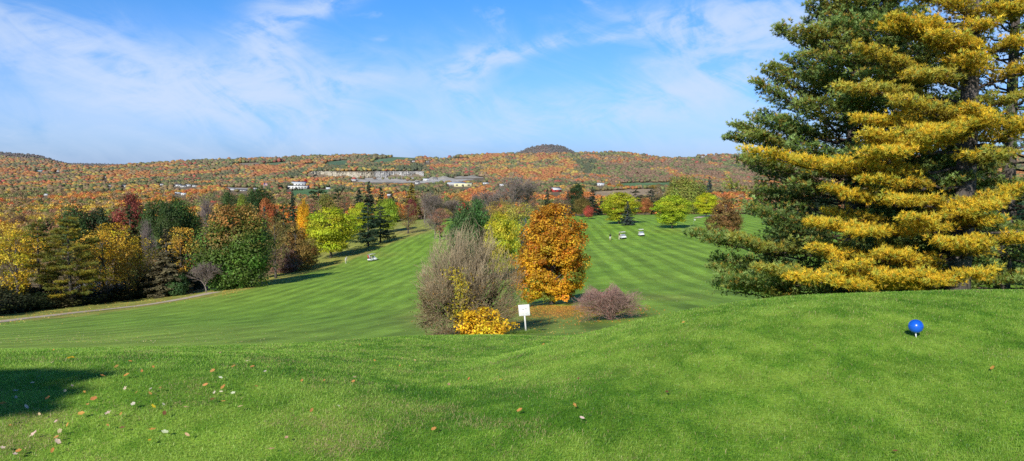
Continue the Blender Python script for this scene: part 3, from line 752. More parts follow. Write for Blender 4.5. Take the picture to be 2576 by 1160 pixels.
# ---- the leafless tree in the centre
def centre_tree():
    Y = 36.5; px = 1170; lrng = random.Random(3)
    X = float(at(px, 845, Y).x); z = float(ground(X, Y))
    root = empty('leafless_tree', (X, Y, z - .1), 'large grey leafless tree with spreading twigs in the middle of the slope', 'tree')
    def limit(q):
        a = math.atan2(q[1], q[0]); lob = 1 + .13 * math.sin(3 * a + 1) + .10 * math.sin(7 * a + q[2] * 2.5)
        r = math.hypot(q[0], q[1]) / lrng.uniform(.78, 1.16)
        return .02 < q[2] < 5.35 + .35 * math.sin(q[0] * 6) and r < lob * np.interp(q[2], [0, .5, 1.3, 2.8, 4.2, 5.4], [1.8, 2.3, 2.8, 2.5, 1.85, 1.05])
    tk, tw = bare(401, H=5.4, stems=9, levels=6, spread=.46, r0=.095, rmin=.0058, nchild=(2, 3), up=.50, length=.34, col=(.20, .155, .115), tipcol=(.52, .40, .25), low=6, jitter=.24, limit=limit, cap=2300, lowz=(.2, .8))
    tk2, tw2 = bare(402, H=5.4, stems=0, levels=5, spread=.60, r0=.085, rmin=.0055, nchild=(2, 3), up=.06, length=.36, col=(.19, .15, .115), tipcol=(.46, .34, .20), low=22, jitter=.34, limit=limit, cap=2100, lowz=(-.12, .30))
    for ga, gb in ((tk, tk2), (tw, tw2)):
        for V_, C_, Q_ in zip(gb.V, gb.C, gb.Q):
            pass
        for k_ in range(len(gb.V)):
            off_ = sum(len(v) for v in gb.V[:k_])
            ga.add(gb.V[k_], gb.Q[k_] - off_, gb.C[k_])
    tk.obj('trunk', M_BARK, root, True); tw.obj('branches', M_TWIG, root)
    allv = np.concatenate(tw.V); g = np.random.default_rng(9)
    lf = Geo()
    low = allv[(allv[:, 2] < 3.2)]
    P = low[g.choice(len(low), 1700)] + g.normal(0, .03, (1700, 3))
    C = np.where(g.uniform(0, 1, (1700, 1)) < .5, np.array([.42, .22, .05]), np.array([.28, .17, .07])) * jit(1700, .3, g)
    lf.leaves(P, g.normal(0, 1, (1700, 3)) + np.array([0, -.5, .3]), g.uniform(.05, .10, 1700), g.uniform(.035, .06, 1700), C, g)
    # brown seed clusters along the left skirt
    sk = allv[(allv[:, 0] < -1.4) & (allv[:, 2] < 2.2)]
    if len(sk):
        P = sk[g.choice(len(sk), 700)] + g.normal(0, .04, (700, 3)); lf.leaves(P, g.normal(0, 1, (700, 3)), .11, .05, np.tile([.17, .13, .055], (700, 1)) * jit(700, .3, g), g)
    lf.obj('leaves', M_LEAF, root)
    v = Geo()
    n = 950; t = g.uniform(0, 1, n) ** 1.3
    P = np.stack([-.2 + g.normal(0, .30, n) * (1.2 - t * .5 + np.sin(t * 9) * .35) + .2 * np.sin(t * 4), -1.05 + g.normal(0, .34, n), 1.1 + t * 2.2], 1)
    C = np.where(g.uniform(0, 1, (n, 1)) < .75, np.array([.56, .44, .03]), np.array([.30, .33, .04])) * jit(n, .25, g)
    v.leaves(P, g.normal(0, .7, (n, 3)) + np.array([0, -.8, .3]), .09, .07, C, g)
    o = v.obj('vine', M_LEAF, root); o['label'] = 'yellow leaved creeper climbing the stems'
centre_tree()

# ---- reddish leafless bush on the right of the maple
def red_bush():
    Y = 42; px = 1532; X = float(at(px, 800, Y).x); z = float(ground(X, Y))
    root = empty('red_twig_bush', (X, Y, z - .1), 'spreading leafless bush with reddish twigs behind the tee mound', 'bush')
    def limit(q):
        a = math.atan2(q[1], q[0]); lob = 1 + .16 * math.sin(3 * a + 2) + .12 * math.sin(6 * a + q[2] * 3)
        return q[2] > .03 and q[2] < 1.75 + .25 * math.sin(q[0] * 5) - .10 * (q[0] - .2) ** 2 and math.hypot(q[0], q[1]) < 2.15 * lob
    tk, tw = bare(405, H=2.5, stems=12, levels=5, spread=.60, r0=.045, rmin=.0055, nchild=(2, 3), up=.16, length=.44, col=(.24, .16, .14), tipcol=(.50, .32, .27), low=26, jitter=.34, limit=limit, cap=1800, lowz=(.15, .8))
    tk.obj('stems', M_TWIG, root); tw.obj('branches', M_TWIG, root)
    allv = np.concatenate(tw.V); g = np.random.default_rng(10)
    sel = allv[(allv[:, 0] < .2)]
    lf = Geo(); P = sel[g.choice(len(sel), 1500)] + g.normal(0, .03, (1500, 3))
    lf.leaves(P, g.normal(0, 1, (1500, 3)), g.uniform(.035, .07, 1500), .035, np.where(g.uniform(0, 1, (1500, 1)) < .6, np.array([.36, .08, .07]), np.array([.30, .15, .08])) * jit(1500, .3, g), g)
    lf.obj('leaves', M_LEAF, root)
red_bush()

# ------------------------------------------------------------------ white pines
class Pine:
    def __init__(self, seed):
        self.g = np.random.default_rng(seed); self.S = [[], [], [], []]; self.T = []; self.D = []; self.K = []; self.nb = 0; self.ub = 1.0
    def seg(self, a, b, r0, r1):
        for l, v in zip(self.S, (a, b, r0, r1)): l.append(v)
    def bough(self, s, e, width, tone, dens=1.0, sag=.10, r=.05):
        """flat plume of needle tufts from s to e"""
        g = self.g; s = np.array(s, float); e = np.array(e, float); Lb = np.linalg.norm(e - s)
        q = np.linspace(0, 1, 14)[:, None]
        ctrl = (s + e) / 2 + np.array([0, 0, -sag * Lb]) + g.normal(0, .05, 3) * Lb
        cu = s * (1 - q) ** 2 + ctrl * 2 * q * (1 - q) + e * q * q
        cu[1:-1] += g.normal(0, .02 * Lb, (12, 3)) * np.array([1, 1, .5])
        for i in range(13): self.seg(cu[i], cu[i + 1], r * (1 - .85 * i / 13), r * (1 - .85 * (i + 1) / 13))
        ax = unit(e - s); side = unit(np.cross(ax, np.array([0, 0, 1.])))
        n = max(5, int(Lb / .23 * dens)); start = .22 if Lb < 3 else .34
        for k in range(n):
            t = start + (1 - start) * (k + g.uniform(0, 1)) / n
            p = cu[0] * (1 - t) ** 2 + ctrl * 2 * t * (1 - t) + cu[-1] * t * t
            w = width * (.25 + .95 * math.sin(math.pi * min(1, (t - start) / (1 - start) * .82 + .16))) * g.uniform(.5, 1.3)
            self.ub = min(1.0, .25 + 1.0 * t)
            sd = side * (1 if k % 2 else -1)
            d = unit(sd * g.uniform(.6, 1.1) + ax * g.uniform(.45, .95) + np.array([0, 0, g.normal(.20, .16)]))
            tip = p + d * w + np.array([0, 0, .10 * w])
            self.seg(p, tip, .012, .004)
            self.clump(p + (tip - p) * .78, d, .20 + .10 * w, tone, int(20 * dens))
            if w > .55: self.clump(p + (tip - p) * .38, d, .17 + .06 * w, tone, int(13 * dens))
        for t in (.8, .92, 1.0):
            self.clump(cu[0] * (1 - t) ** 2 + ctrl * 2 * t * (1 - t) + cu[-1] * t * t, ax, .2, tone, int(14 * dens))
        self.tufts(cu[9], e, tone, 0, dens)
        self.nb += 1
    def clump(self, c, d, r, tone, n):
        g = self.g; n = max(4, n)
        q = rand_unit(n, g) * (g.uniform(0, 1, n) ** .45)[:, None] * r * np.array([1, 1, .62])
        q = q + d * (q @ d)[:, None] * .45
        self.T.append(c + q); self.D.append(unit(unit(q + 1e-6) * .6 + d * .6 + np.array([0, 0, .35])))
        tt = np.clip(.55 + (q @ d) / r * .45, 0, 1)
        self.K.append(np.stack([np.full(n, tone), tt, np.full(n, self.ub) * np.clip(.72 + q[:, 2] / r * .55, .25, 1)], 1))  # last channel also drops on clump undersides, for painted self-shade
    def tufts(self, a, b, tone, t0, dens):
        g = self.g; L = np.linalg.norm(b - a); n = max(2, int(L / .075 * dens))
        t = t0 + (1 - t0) * np.linspace(0.02, 1, n)
        self.T.append(a + (b - a) * t[:, None] + g.normal(0, .042, (n, 3)))
        self.D.append(np.tile(unit(b - a), (n, 1)))
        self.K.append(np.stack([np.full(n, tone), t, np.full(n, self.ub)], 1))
    def build(self, root, trunk_pts, trunk_r, cols, needles=10, length=.112, width=.023):
        g = self.g
        tk = Geo(); tk.tube(trunk_pts, trunk_r, 14); tk.obj('trunk', M_BARK, root, True)
        br = Geo(); br.segs(np.array(self.S[0]), np.array(self.S[1]), np.array(self.S[2]), np.array(self.S[3]), 5, np.array([.8, .75, .7])); br.obj('branches', M_BARK, root)
        P = np.concatenate(self.T); D = np.concatenate(self.D); K = np.concatenate(self.K); n = len(P)
        P = np.repeat(P, needles, 0); D = np.repeat(D, needles, 0); K = np.repeat(K, needles, 0); N = len(P)
        tv = np.repeat(g.uniform(0, 1, n), needles)
        d = unit(D * .75 + rand_unit(N, g) * .85 + np.array([0, 0, .22]))
        L = length * g.uniform(.7, 1.2, N)[:, None]
        b = unit(np.cross(d, rand_unit(N, g))) * width * .5
        P = P + g.normal(0, .012, (N, 3))
        V = np.stack([P - b, P + b, P + d * L], 1).reshape(-1, 3)
        C = cols(K[:, 0], K[:, 1], tv, g, N) * jit(N, .25, g) * (.40 + .65 * np.clip((K[:, 2:3] - .3) / .55, 0, 1))  # self-shadow put into needle colour: darker towards trunk and clump undersides
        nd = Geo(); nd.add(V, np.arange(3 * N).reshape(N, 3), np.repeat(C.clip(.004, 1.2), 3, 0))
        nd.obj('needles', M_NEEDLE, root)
        return N

Y_GOLD = np.array([.92, .65, .045]); Y_OLIVE = np.array([.44, .46, .06]); P_GREEN = np.array([.155, .25, .042]); P_BLUE = np.array([.40, .54, .18]); P_RUST = np.array([.55, .40, .07])
def pine_cols(tone, t, tv, g, N):
    tone = tone[:, None]; t = t[:, None]; tv = tv[:, None]
    gold = np.where(tv < .56, Y_GOLD * (.8 + .4 * tv), np.where(tv < .86, np.array([.66, .56, .06]), np.array([.86, .52, .04])))
    gold = np.where((t > .8) & (tv < .30), Y_OLIVE * 1.05, gold)
    grn = np.where(t > .72, P_GREEN * .4 + P_BLUE * .6, P_GREEN) * (.75 + .5 * tv)
    grn = np.where((tv > .80) & (t < .8), P_RUST * .75, grn)
    return grn * (1 - tone) + gold * tone

def trunk_line(X, Y, z, H, lean=(0, 0), g=None):
    t = np.linspace(0, 1, 16)
    return np.stack([lean[0] * t + .05 * np.sin(t * 9), lean[1] * t + .05 * np.cos(t * 7), t * H], 1)

def pine_gold():
    Y = 25.0; X = float(at(2410, 727, Y).x); z = float(ground(X, Y)); H = 17.5
    root = empty('white_pine', (X, Y, z - .2), 'tall white pine with golden yellow needle layers and a bare trunk at the right', 'pine tree')
    p = Pine(501); g = p.g; base = np.array([X, Y, z - .2])
    def zpx(py, yy): return EYE + float(slope(py)) * yy - (z - .2)
    # boughs seen in the photograph: (start py on trunk, tip px, tip py, depth offset of the tip, plume width)
    feat = [(255, 2120, 222, -1.6, .8), (205, 2160, 120, -1.2, .75), (440, 1890, 378, -2.0, .85), (425, 2000, 402, -2.4, .8), (370, 2190, 332, -2.6, .85), (372, 2240, 385, -3.0, .8), (365, 2590, 322, -2.0, .9), (300, 2330, 345, -3.2, .8),
            (500, 2090, 470, -1.8, .75), (470, 2180, 450, -2.2, .7), (570, 2040, 560, -1.8, .8), (575, 2150, 590, -2.4, .7), (520, 2250, 505, -2.6, .75), (550, 2300, 545, -3.2, .7), (705, 1905, 672, -2.0, .8), (700, 1990, 700, -2.6, .85), (705, 2110, 715, -3.0, .85), (690, 2230, 700, -3.2, .85), (690, 2350, 712, -3.4, .7),
            (590, 2480, 560, -2.4, .8), (610, 2400, 612, -3.4, .8), (620, 2580, 600, -2.0, .8), (520, 2570, 470, -1.6, .8), (500, 2480, 520, -2.8, .75), (410, 2520, 390, -2.2, .75), (340, 2480, 300, -2.4, .8), (280, 2560, 240, -1.8, .8), (230, 2620, 165, -1.6, .85), (200, 2450, 140, -2.2, .7), (140, 2330, 60, -1.6, .8), (130, 2250, 40, -1.4, .75), (100, 2480, 60, -1.8, .75), (150, 2590, 100, -1.4, .8), (300, 2260, 255, -2.6, .7), (320, 2160, 300, -2.0, .75), (640, 2050, 625, -1.4, .7), (655, 2230, 640, -2.6, .7), (60, 2400, 0, -1.6, .8), (30, 2300, -20, -1.0, .8)]
    feat += [(170, 2450, 110, -2.0, .8), (120, 2370, 85, -2.2, .8), (300, 2450, 268, -2.4, .75), (335, 2380, 335, -2.6, .8), (565, 2420, 525, -2.2, .7), (645, 2450, 605, -2.6, .7), (90, 2560, 20, -1.6, .8), (230, 2330, 190, -2.0, .7), (60, 2230, 70, -1.2, .7)]
    for (sp, tx, tp, dy, w) in feat:
        e = np.array(at(tx, tp, Y + dy)) - base; s = np.array([0, 0, zpx(sp, Y)])
        p.bough(s, e, w * .74, 1.0 if g.uniform() < .84 else g.uniform(.4, .75), 1.05, .07, .055)
        m = s + (e - s) * g.uniform(.35, .6); sd = np.cross(unit(e - s), [0, 0, 1.])
        for q in (-1, 1):
            if g.uniform() < .22:
                L2 = np.linalg.norm(e - s) * g.uniform(.28, .42)
                p.bough(m, m + unit(unit(e - s) + sd * q * g.uniform(.5, 1.1)) * L2 + np.array([0, 0, .12 * L2]), w * .7, 1.0, 1.0, .05, .03)
    for k in range(74):
        t = (k + g.uniform(0, 1)) / 74; h = .8 + t * (H - 1.6); a = g.uniform(0, 6.283)
        Lb = np.interp(t, [0, .25, .6, 1], [5.2, 5.4, 4.0, .8]) * g.uniform(.6, 1.05)
        if math.sin(a) < -.15: continue
        e = np.array([math.cos(a) * Lb, math.sin(a) * Lb, h + Lb * g.uniform(-.02, .16)])
        p.bough([0, 0, h], e, .9, float(np.clip(g.normal(.05, .12), 0, 1)), .8, .06, .05)
    for k in range(26):      # dead snags on the lower trunk
        h = g.uniform(.4, 6); a = g.uniform(0, 6.283); L = g.uniform(.4, 1.8)
        p.seg(np.array([0, 0, h]), np.array([math.cos(a) * L, math.sin(a) * L, h + g.uniform(-.3, .1) * L]), .02, .006)
    tl = trunk_line(X, Y, z, H, (.15, 0)); t = np.linspace(0, 1, 16)
    r = .33 * (1 - t) ** .75 + .02; r[0] = .42
    return p.build(root, tl, r, pine_cols)

def pine_green(px, Y, H, seed, label, prof_pts, nb, tone, face=0, dens=1.0):
    X = float(at(px, 735, Y).x); z = float(ground(X, Y))
    root = empty('white_pine', (X, Y, z - .2), label, 'pine tree')
    p = Pine(seed); g = p.g
    pt = np.array(prof_pts)
    for k in range(nb):
        t = (k + g.uniform(0, 1)) / nb; h = .25 + t * (H - .6); a = k * 2.4 + g.normal(0, .5)
        Lb = np.interp(t, pt[:, 0], pt[:, 1]) * (g.uniform(.78, 1.04) if k % 3 else g.uniform(.45, .75))
        up = np.interp(t, [0, .3, 1], [-.02, .18, .75])
        e = np.array([math.cos(a) * Lb, math.sin(a) * Lb, max(.25, h + Lb * (up + g.normal(0, .06)))])
        p.bough([0, 0, h], e, np.interp(t, [0, 1], [1.15, .6]), float(np.clip(g.normal(tone, .10), 0, 1)), dens if math.sin(a) < .45 else dens * .6, .08, .045)
    t = np.linspace(0, 1, 16); r = .28 * (1 - t) ** .8 + .015
    return p.build(root, trunk_line(X, Y, z, H), r, pine_cols)
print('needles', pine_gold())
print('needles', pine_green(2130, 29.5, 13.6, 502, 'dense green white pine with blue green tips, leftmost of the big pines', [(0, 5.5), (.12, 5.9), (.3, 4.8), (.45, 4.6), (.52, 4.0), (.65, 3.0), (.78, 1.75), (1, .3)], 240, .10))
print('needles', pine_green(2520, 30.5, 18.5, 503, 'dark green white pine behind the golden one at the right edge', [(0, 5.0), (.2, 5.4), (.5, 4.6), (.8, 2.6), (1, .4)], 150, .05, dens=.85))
# pines of the left wood, same growth at smaller size
def pine_left(px, top, w, Y, seed, label, tone, nb):
    ztop = EYE + float(slope(top)) * Y; X = float(at(px, top, Y).x); z = float(ground(X, Y)); H = ztop - z
    root = empty('white_pine', (X, Y, z - .2), label, 'pine tree')
    p = Pine(seed); g = p.g; W = w * Y / F / 2
    for k in range(nb):
        t = (k + g.uniform(0, 1)) / nb; h = .12 * H + t * (H * .86); a = k * 2.4 + g.normal(0, .5)
        Lb = W * np.interp(t, [0, .25, .6, 1], [.9, 1.0, .85, .12]) * g.uniform(.55, 1.1)
        e = np.array([math.cos(a) * Lb, math.sin(a) * Lb, h + Lb * g.uniform(0, .2)])
        p.bough([0, 0, h], e, .9, float(np.clip(g.normal(tone, .2), 0, 1)), .6, .06, .05)
    t = np.linspace(0, 1, 16)
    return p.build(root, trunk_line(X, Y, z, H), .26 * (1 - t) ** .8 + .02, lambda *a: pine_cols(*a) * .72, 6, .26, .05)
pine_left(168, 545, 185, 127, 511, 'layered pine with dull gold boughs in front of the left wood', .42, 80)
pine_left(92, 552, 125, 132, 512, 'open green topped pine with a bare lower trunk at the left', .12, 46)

# ------------------------------------------------------------------ fill of the nearer woods (individual trees)
PAL = {'autumn': [ORG, RUST, TAN, OLV, YEL, BRN, MAUVE, (.42, .28, .07), (.30, .20, .08), GRN, (.45, .15, .05)],
       'warm': [(.42, .30, .07), (.46, .33, .05), TAN, BRN, (.38, .24, .08), OLV, (.34, .19, .09), (.50, .36, .05)],
       'drab': [BRN, MAUVE, TAN, (.27, .2, .11), (.25, .17, .10), OLV, (.33, .2, .09)],
       'dark': [DKG, DKG2, SPR, PINEG, (.08, .11, .03), (.10, .12, .04)]}
WORD = {}
def fill(n, px0, px1, y0, y1, pal, kinds, hs, label, group, name='tree', jitter=1.0):
    for k in range(n):
        for tr in range(20):
            px = rnd.uniform(px0, px1); Y = math.exp(rnd.uniform(math.log(y0), math.log(y1)))
            X = (px - CX) / F * Y
            if all((X - a) ** 2 + (Y - b) ** 2 > (5 * jitter) ** 2 for a, b in PLACED): break
        PLACED.append((X, Y))
        kd = rnd.choice(kinds); H = rnd.uniform(*hs); asp = {'spruce': .42, 'pine': .6, 'oval': .65, 'thin': .75, 'sparse': .75, 'bare': .85, 'egg': .75, 'locust': 1.0, 'maple': .85}[kd]
        c = rnd.choice(PAL[pal])
        plant(kd, name, label, 'tree', X, Y, H, H * asp * rnd.uniform(.85, 1.15), [v * 1.25 * rnd.uniform(.85, 1.15) for v in c], group)
PLACED = []
fill(50, -140, 320, 275, 600, 'warm', ['thin', 'sparse', 'maple', 'oval', 'thin', 'sparse'], (9, 13), 'gold and tan tree in the mixed wood at the far left', 'gold and tan trees of the far left wood')
fill(36, 150, 720, 330, 820, 'autumn', ['maple', 'oval', 'thin', 'sparse', 'bare'], (10, 14), 'autumn coloured tree in the wood behind the dark green trees', 'autumn trees behind the dark green trees')
fill(22, 480, 1060, 420, 820, 'autumn', ['maple', 'oval', 'thin', 'bare'], (9, 13), 'autumn tree in the low woods before the white factory', 'autumn trees below the white factory')
fill(44, 1030, 1480, 385, 820, 'drab', ['thin', 'bare', 'sparse', 'maple', 'bare', 'thin'], (9, 14), 'brown or half bare tree in the woods behind the far greens', 'brown trees behind the far greens')
fill(10, 1080, 1420, 240, 360, 'drab', ['thin', 'bare', 'sparse'], (7, 11), 'brown tree in the strip between the two fairways', 'brown trees between the fairways')
fill(18, 1440, 1850, 450, 800, 'drab', ['thin', 'maple', 'pine'], (5, 8), 'low brown tree at the edge of the brown field', 'low brown trees by the brown field')
fill(16, 1900, 2750, 95, 260, 'dark', ['maple', 'pine', 'oval'], (8, 13), 'dark tree glimpsed through the big pines', 'dark trees behind the big pines')
fill(8, 2380, 2700, 60, 110, 'dark', ['pine', 'maple'], (8, 12), 'green tree close behind the big pines at the right edge', 'green trees right behind the pines')
fill(6, 540, 760, 200, 300, 'autumn', ['maple', 'oval', 'thin'], (9, 13), 'autumn tree crowded behind the big rusty maple', 'autumn trees behind the rusty maple')

# ------------------------------------------------------------------ buildings and other far things
def wall_mat(name, c): return noise_mat(name, [v * .88 for v in c], c, .6, .75, .3)
M_WHITE = wall_mat('white_siding', (.78, .78, .76)); M_CREAM = wall_mat('cream_siding', (.78, .72, .42)); M_REDW = wall_mat('red_boards', (.42, .06, .05)); M_GREYW = wall_mat('grey_siding', (.45, .44, .43))
M_ROOFG = noise_mat('grey_shingles', (.13, .13, .135), (.22, .21, .21), 1.2, .9, .2); M_ROOFW = noise_mat('pale_metal_roof', (.62, .64, .66), (.78, .79, .8), .4, .5, .5, (1, 6, 1)); M_ROOFR = noise_mat('brown_red_roof', (.26, .11, .08), (.38, .17, .12), 1.2, .9, .2)
M_GLASS = noise_mat('window_glass', (.03, .035, .04), (.06, .07, .08), 1, .15, .6)
RECTS = []     # (px0, px1, py_top, py_base, Y) kept clear of forest
def house(px, base, w, h, Y=None, wall=None, roof=None, label='', name='house', cat='house', depth=.7, pitch=.5, rz=0., wins=2, group=None, flatroof=False):
    Y = Y or ground_at(px, base, 100)
    k = Y / F; W = w * k; Hh = h * k; D = W * depth
    X = float(at(px, base, Y).x); z = float(ground(X, Y))
    z = min(z, EYE + float(slope(base)) * Y + 1)
    root = empty(name, (X, Y, z - .3), label, cat, group, rz)
    hw = Hh * (1 if flatroof else .62)
    g = Geo(); g.box((0, 0, hw / 2), (W, D, hw))
    if not flatroof:
        g.add([[-W / 2, -D / 2, hw], [-W / 2, D / 2, hw], [-W / 2, 0, Hh * .97]], [[0, 1, 2]]); g.add([[W / 2, -D / 2, hw], [W / 2, 0, Hh * .97], [W / 2, D / 2, hw]], [[0, 1, 2]])
    g.obj('walls', wall or M_WHITE, root)
    r = Geo(); o = .04 * W; th = .05 * Hh
    if flatroof: r.box((0, 0, hw + th / 2 + .01), (W + o, D + o, th))
    else:
        for s in (-1, 1):
            a = [[-W / 2 - o, s * (D / 2 + o), hw - .05 * Hh], [W / 2 + o, s * (D / 2 + o), hw - .05 * Hh], [W / 2 + o, 0, Hh], [-W / 2 - o, 0, Hh]]
            b = [[q[0], q[1], q[2] + th] for q in a]
            r.add(a + b, [[0, 1, 2, 3], [4, 7, 6, 5], [0, 4, 5, 1], [1, 5, 6, 2], [2, 6, 7, 3], [3, 7, 4, 0]])
    r.obj('roof', roof or M_ROOFG, root)
    for i in range(wins):
        q = Geo(); x = (i + .5) / wins * W - W / 2
        q.box((x, -D / 2 - .04, hw * .55), (W / wins * .38, .12, hw * .34)); q.obj('window', M_GLASS, root)
    if wins:
        q = Geo(); q.box((W * .08 if wins == 2 else W * .02, -D / 2 - .05, hw * .3), (W * .07, .14, hw * .58)); q.obj('door', M_DARK, root)
    RECTS.append((px - w / 2 - 3, px + w / 2 + 3, base - h - 2, base + 1.5, Y))
    return root
house(748, 475, 54, 8, None, M_WHITE, M_ROOFG, 'long white factory hall with flat dark roof in the valley', 'factory', 'factory', .5, wins=7, flatroof=True)
house(753, 467, 32, 10, None, M_WHITE, M_ROOFW, 'white hall with pale curved looking roof behind the long factory', 'factory', 'factory', .8, wins=4)
house(1165, 470, 44, 9, None, M_CREAM, M_ROOFW, 'cream yellow warehouse with flat roof right of the quarry', 'warehouse', 'warehouse', .6, wins=3, flatroof=True)
house(1148, 466, 40, 8, None, M_GREYW, M_ROOFW, 'grey barn with pale roof just behind the cream warehouse', 'barn', 'barn', .9, wins=0)
house(1399, 483, 22, 11, None, M_REDW, M_ROOFW, 'red barn with a pale metal roof above the golden maple', 'barn', 'barn', .8, wins=2, rz=.35)
house(1511, 467, 17, 7, None, M_WHITE, M_ROOFW, 'lone white house beside a drive at the edge of the valley field', 'house', 'house', .7, wins=2)
far_h = [(448, 469, 16, 7, 'white house left of the valley village row'), (462, 471, 13, 6, 'grey roofed house at the heart of the valley village'), (474, 469, 12, 5, 'white house with wide gable right of the village centre'), (490, 470, 10, 6, 'small white house at the right end of the village'), (447, 489, 12, 6, 'white house low among the trees below the village'), (462, 491, 12, 6, 'white roofed house at the bottom of the village slope'),
         (407, 466, 10, 5, 'white house among yellow trees left of the village'), (312, 470, 12, 6, 'white house beside the bright red tree on the left slope'), (276, 470, 9, 6, 'pale house left of the bright red tree'), (265, 447, 6, 4, 'tiny white house high on the left slope'), (116, 492, 9, 5, 'small white house at the far left of the valley'), (100, 431, 18, 3, 'long low white building on the far left hill'), (146, 432, 10, 3, 'white shed right of the long low building on the far hill'),
         (585, 479, 14, 5, 'pale roofed shop beside the valley road'), (610, 480, 20, 4, 'long low roadside building in the valley'), (645, 476, 10, 5, 'white cabin near the flagpole'), (826, 476, 10, 5, 'white house beside the tree row right of the factory'), (1040, 407, 8, 4, 'white farmhouse on the hilltop below the field'), (1075, 408, 12, 4, 'grey farm shed on the hilltop'), (1072, 455, 14, 6, 'white crusher shed on the quarry floor'), (1095, 452, 10, 5, 'pale hut beside the quarry spoil heap'), (1050, 463, 10, 7, 'white block building under the quarry trees'), (890, 455, 12, 4, 'white trailer below the quarry wall'), (1262, 468, 10, 5, 'small white house left of the tallest leafless tree'), (1222, 463, 14, 4, 'long white shed right of the cream warehouse'), (980, 492, 12, 4, 'white roof between the spruce group and the gold tinted larch'), (1767, 396, 11, 4, 'white building on the right hilltop')]
for (px, b, w, h, lab) in far_h:
    house(px, b, w, h, None, M_GREYW if lab.startswith('grey farm') or 'pale hut' in lab else M_WHITE, M_ROOFG if 'grey roof' in lab else (M_ROOFW if ('white roof' in lab or 'pale roof' in lab or rnd.random() < .4) else M_ROOFG), lab, 'house', 'house', .7, wins=2, rz=rnd.uniform(-.4, .4))
# half hidden house in the left wood, and the roof behind the big pines
house(262, 716, 110, 46, 152, M_WHITE, M_ROOFG, 'white house with grey roof half hidden behind the left wood', 'house', 'house', .6, wins=4)
house(372, 705, 56, 38, 156, M_WHITE, M_ROOFG, 'white garage half hidden left of the brown conifer', 'house', 'house', .8, wins=2)
house(2352, 470, 120, 60, 120, M_GREYW, M_ROOFR, 'house with reddish brown roof seen through the golden pine', 'house', 'house', .6, wins=3)

# flagpole near the factory
def flagpole():
    px = 664; Y = 2050.; X = float(at(px, 480, Y).x); z = float(ground(X, Y))
    root = empty('flagpole', (X, Y, z), 'tall flagpole flying a striped flag left of the white factory', 'flagpole')
    zt = EYE + float(slope(461)) * Y - z
    g = Geo(); g.tube([[0, 0, 0], [0, 0, zt]], [.35, .2], 8); g.obj('pole', M_PAINT, root)
    fl = Geo(); w, h = 9.0, 5.4; n = 13
    for k in range(n):
        zz = zt - h * (k + 1) / n; c = (.55, .05, .07) if k % 2 == 0 else (.8, .8, .8)
        xs = np.linspace(.2, w, 9); V = [[x, .5 * math.sin(x * .9), zz - .08 * x + dz] for dz in (0, h / n) for x in xs]
        fl.add(V, [[i, i + 1, i + 10, i + 9] for i in range(8)], np.array(c))
    fl.box((2.0, -.15, zt - 1.5), (3.4, .5, 2.9), np.array((.04, .06, .25)))
    fl.obj('flag', M_LEAF, root)
flagpole()

# quarry wall
def quarry():
    n = 220; pxs = np.linspace(778, 1066, n); g = np.random.default_rng(3)
    rows = 9; V = []; C = []
    for j in range(rows):
        f = j / (rows - 1)
        for i, px in enumerate(pxs):
            Yb = 3255 + 22 * math.sin(px / 31) + 14 * math.sin(px / 9.7) + g.normal(0, 4)
            top = np.interp(px, [778, 800, 930, 945, 1066], [431.5, 430, 433.5, 431, 431]); bot = np.interp(px, [778, 830, 900, 940, 960, 1066], [434, 445, 448, 447, 450, 446])
            p = at(px, bot + 2 + (top - bot - 2) * f, Yb + f * 14 + g.normal(0, 2)); V.append(p[:])
            dk = 1 - .65 * math.exp(-((px - 938) / 8) ** 2)
            tone = np.array([.46, .42, .34]) if px < 940 else np.array([.36, .355, .35])
            C.append(tone * dk * (.72 + .5 * vnoise(px / 3.0, f * 1.5, 4)) * (1.12 if .25 < f < .8 else .85))
    i = np.arange(rows * n).reshape(rows, n)
    geo = Geo(); geo.add(V, np.stack([i[:-1, :-1], i[:-1, 1:], i[1:, 1:], i[1:, :-1]], -1).reshape(-1, 4), np.array(C))
    m = noise_mat('quarry_rock', (.75, .74, .72), (1.15, 1.13, 1.1), .05, .9, .15, (1, 1, .2), 0, True)
    tag(geo.obj('quarry_cliff', m), kind='structure')
    sp = Geo()
    for (px, py, w, h) in [(925, 452, 60, 3), (990, 453, 70, 4), (1045, 457, 50, 4), (1110, 449, 70, 6), (1010, 459, 50, 3), (1180, 446, 80, 5), (1150, 456, 30, 4), (960, 458, 40, 3)]:
        Y = ground_at(px, py, 2000) or 3000; p = at(px, py, Y); k = Y / F
        nn = 14
        for s in range(1):
            xs = np.linspace(-1, 1, nn); prof_ = (1 - xs ** 2) ** .7 * (1 + .3 * np.sin(xs * 7))
            Vv = []
            for q, dy in ((0, -40), (1, 0), (0, 40)):
                for x, hh in zip(xs, prof_): Vv.append([p.x + x * w * k / 2, p.y + dy, p.z - 3 + q * hh * h * k + 1])
            ii = np.arange(3 * nn).reshape(3, nn)
            sp.add(Vv, np.stack([ii[:-1, :-1], ii[:-1, 1:], ii[1:, 1:], ii[1:, :-1]], -1).reshape(-1, 4), np.array([.50, .47, .42]) * g.uniform(.75, 1.1))
        RECTS.append((px - w / 2, px + w / 2, py - h, py + 1, Y))
    tag(sp.obj('quarry_terrain', noise_mat('spoil', (.8, .8, .8), (1.2, 1.18, 1.15), .08, .95, .1, use_col=True), None, True), kind='structure')
quarry()

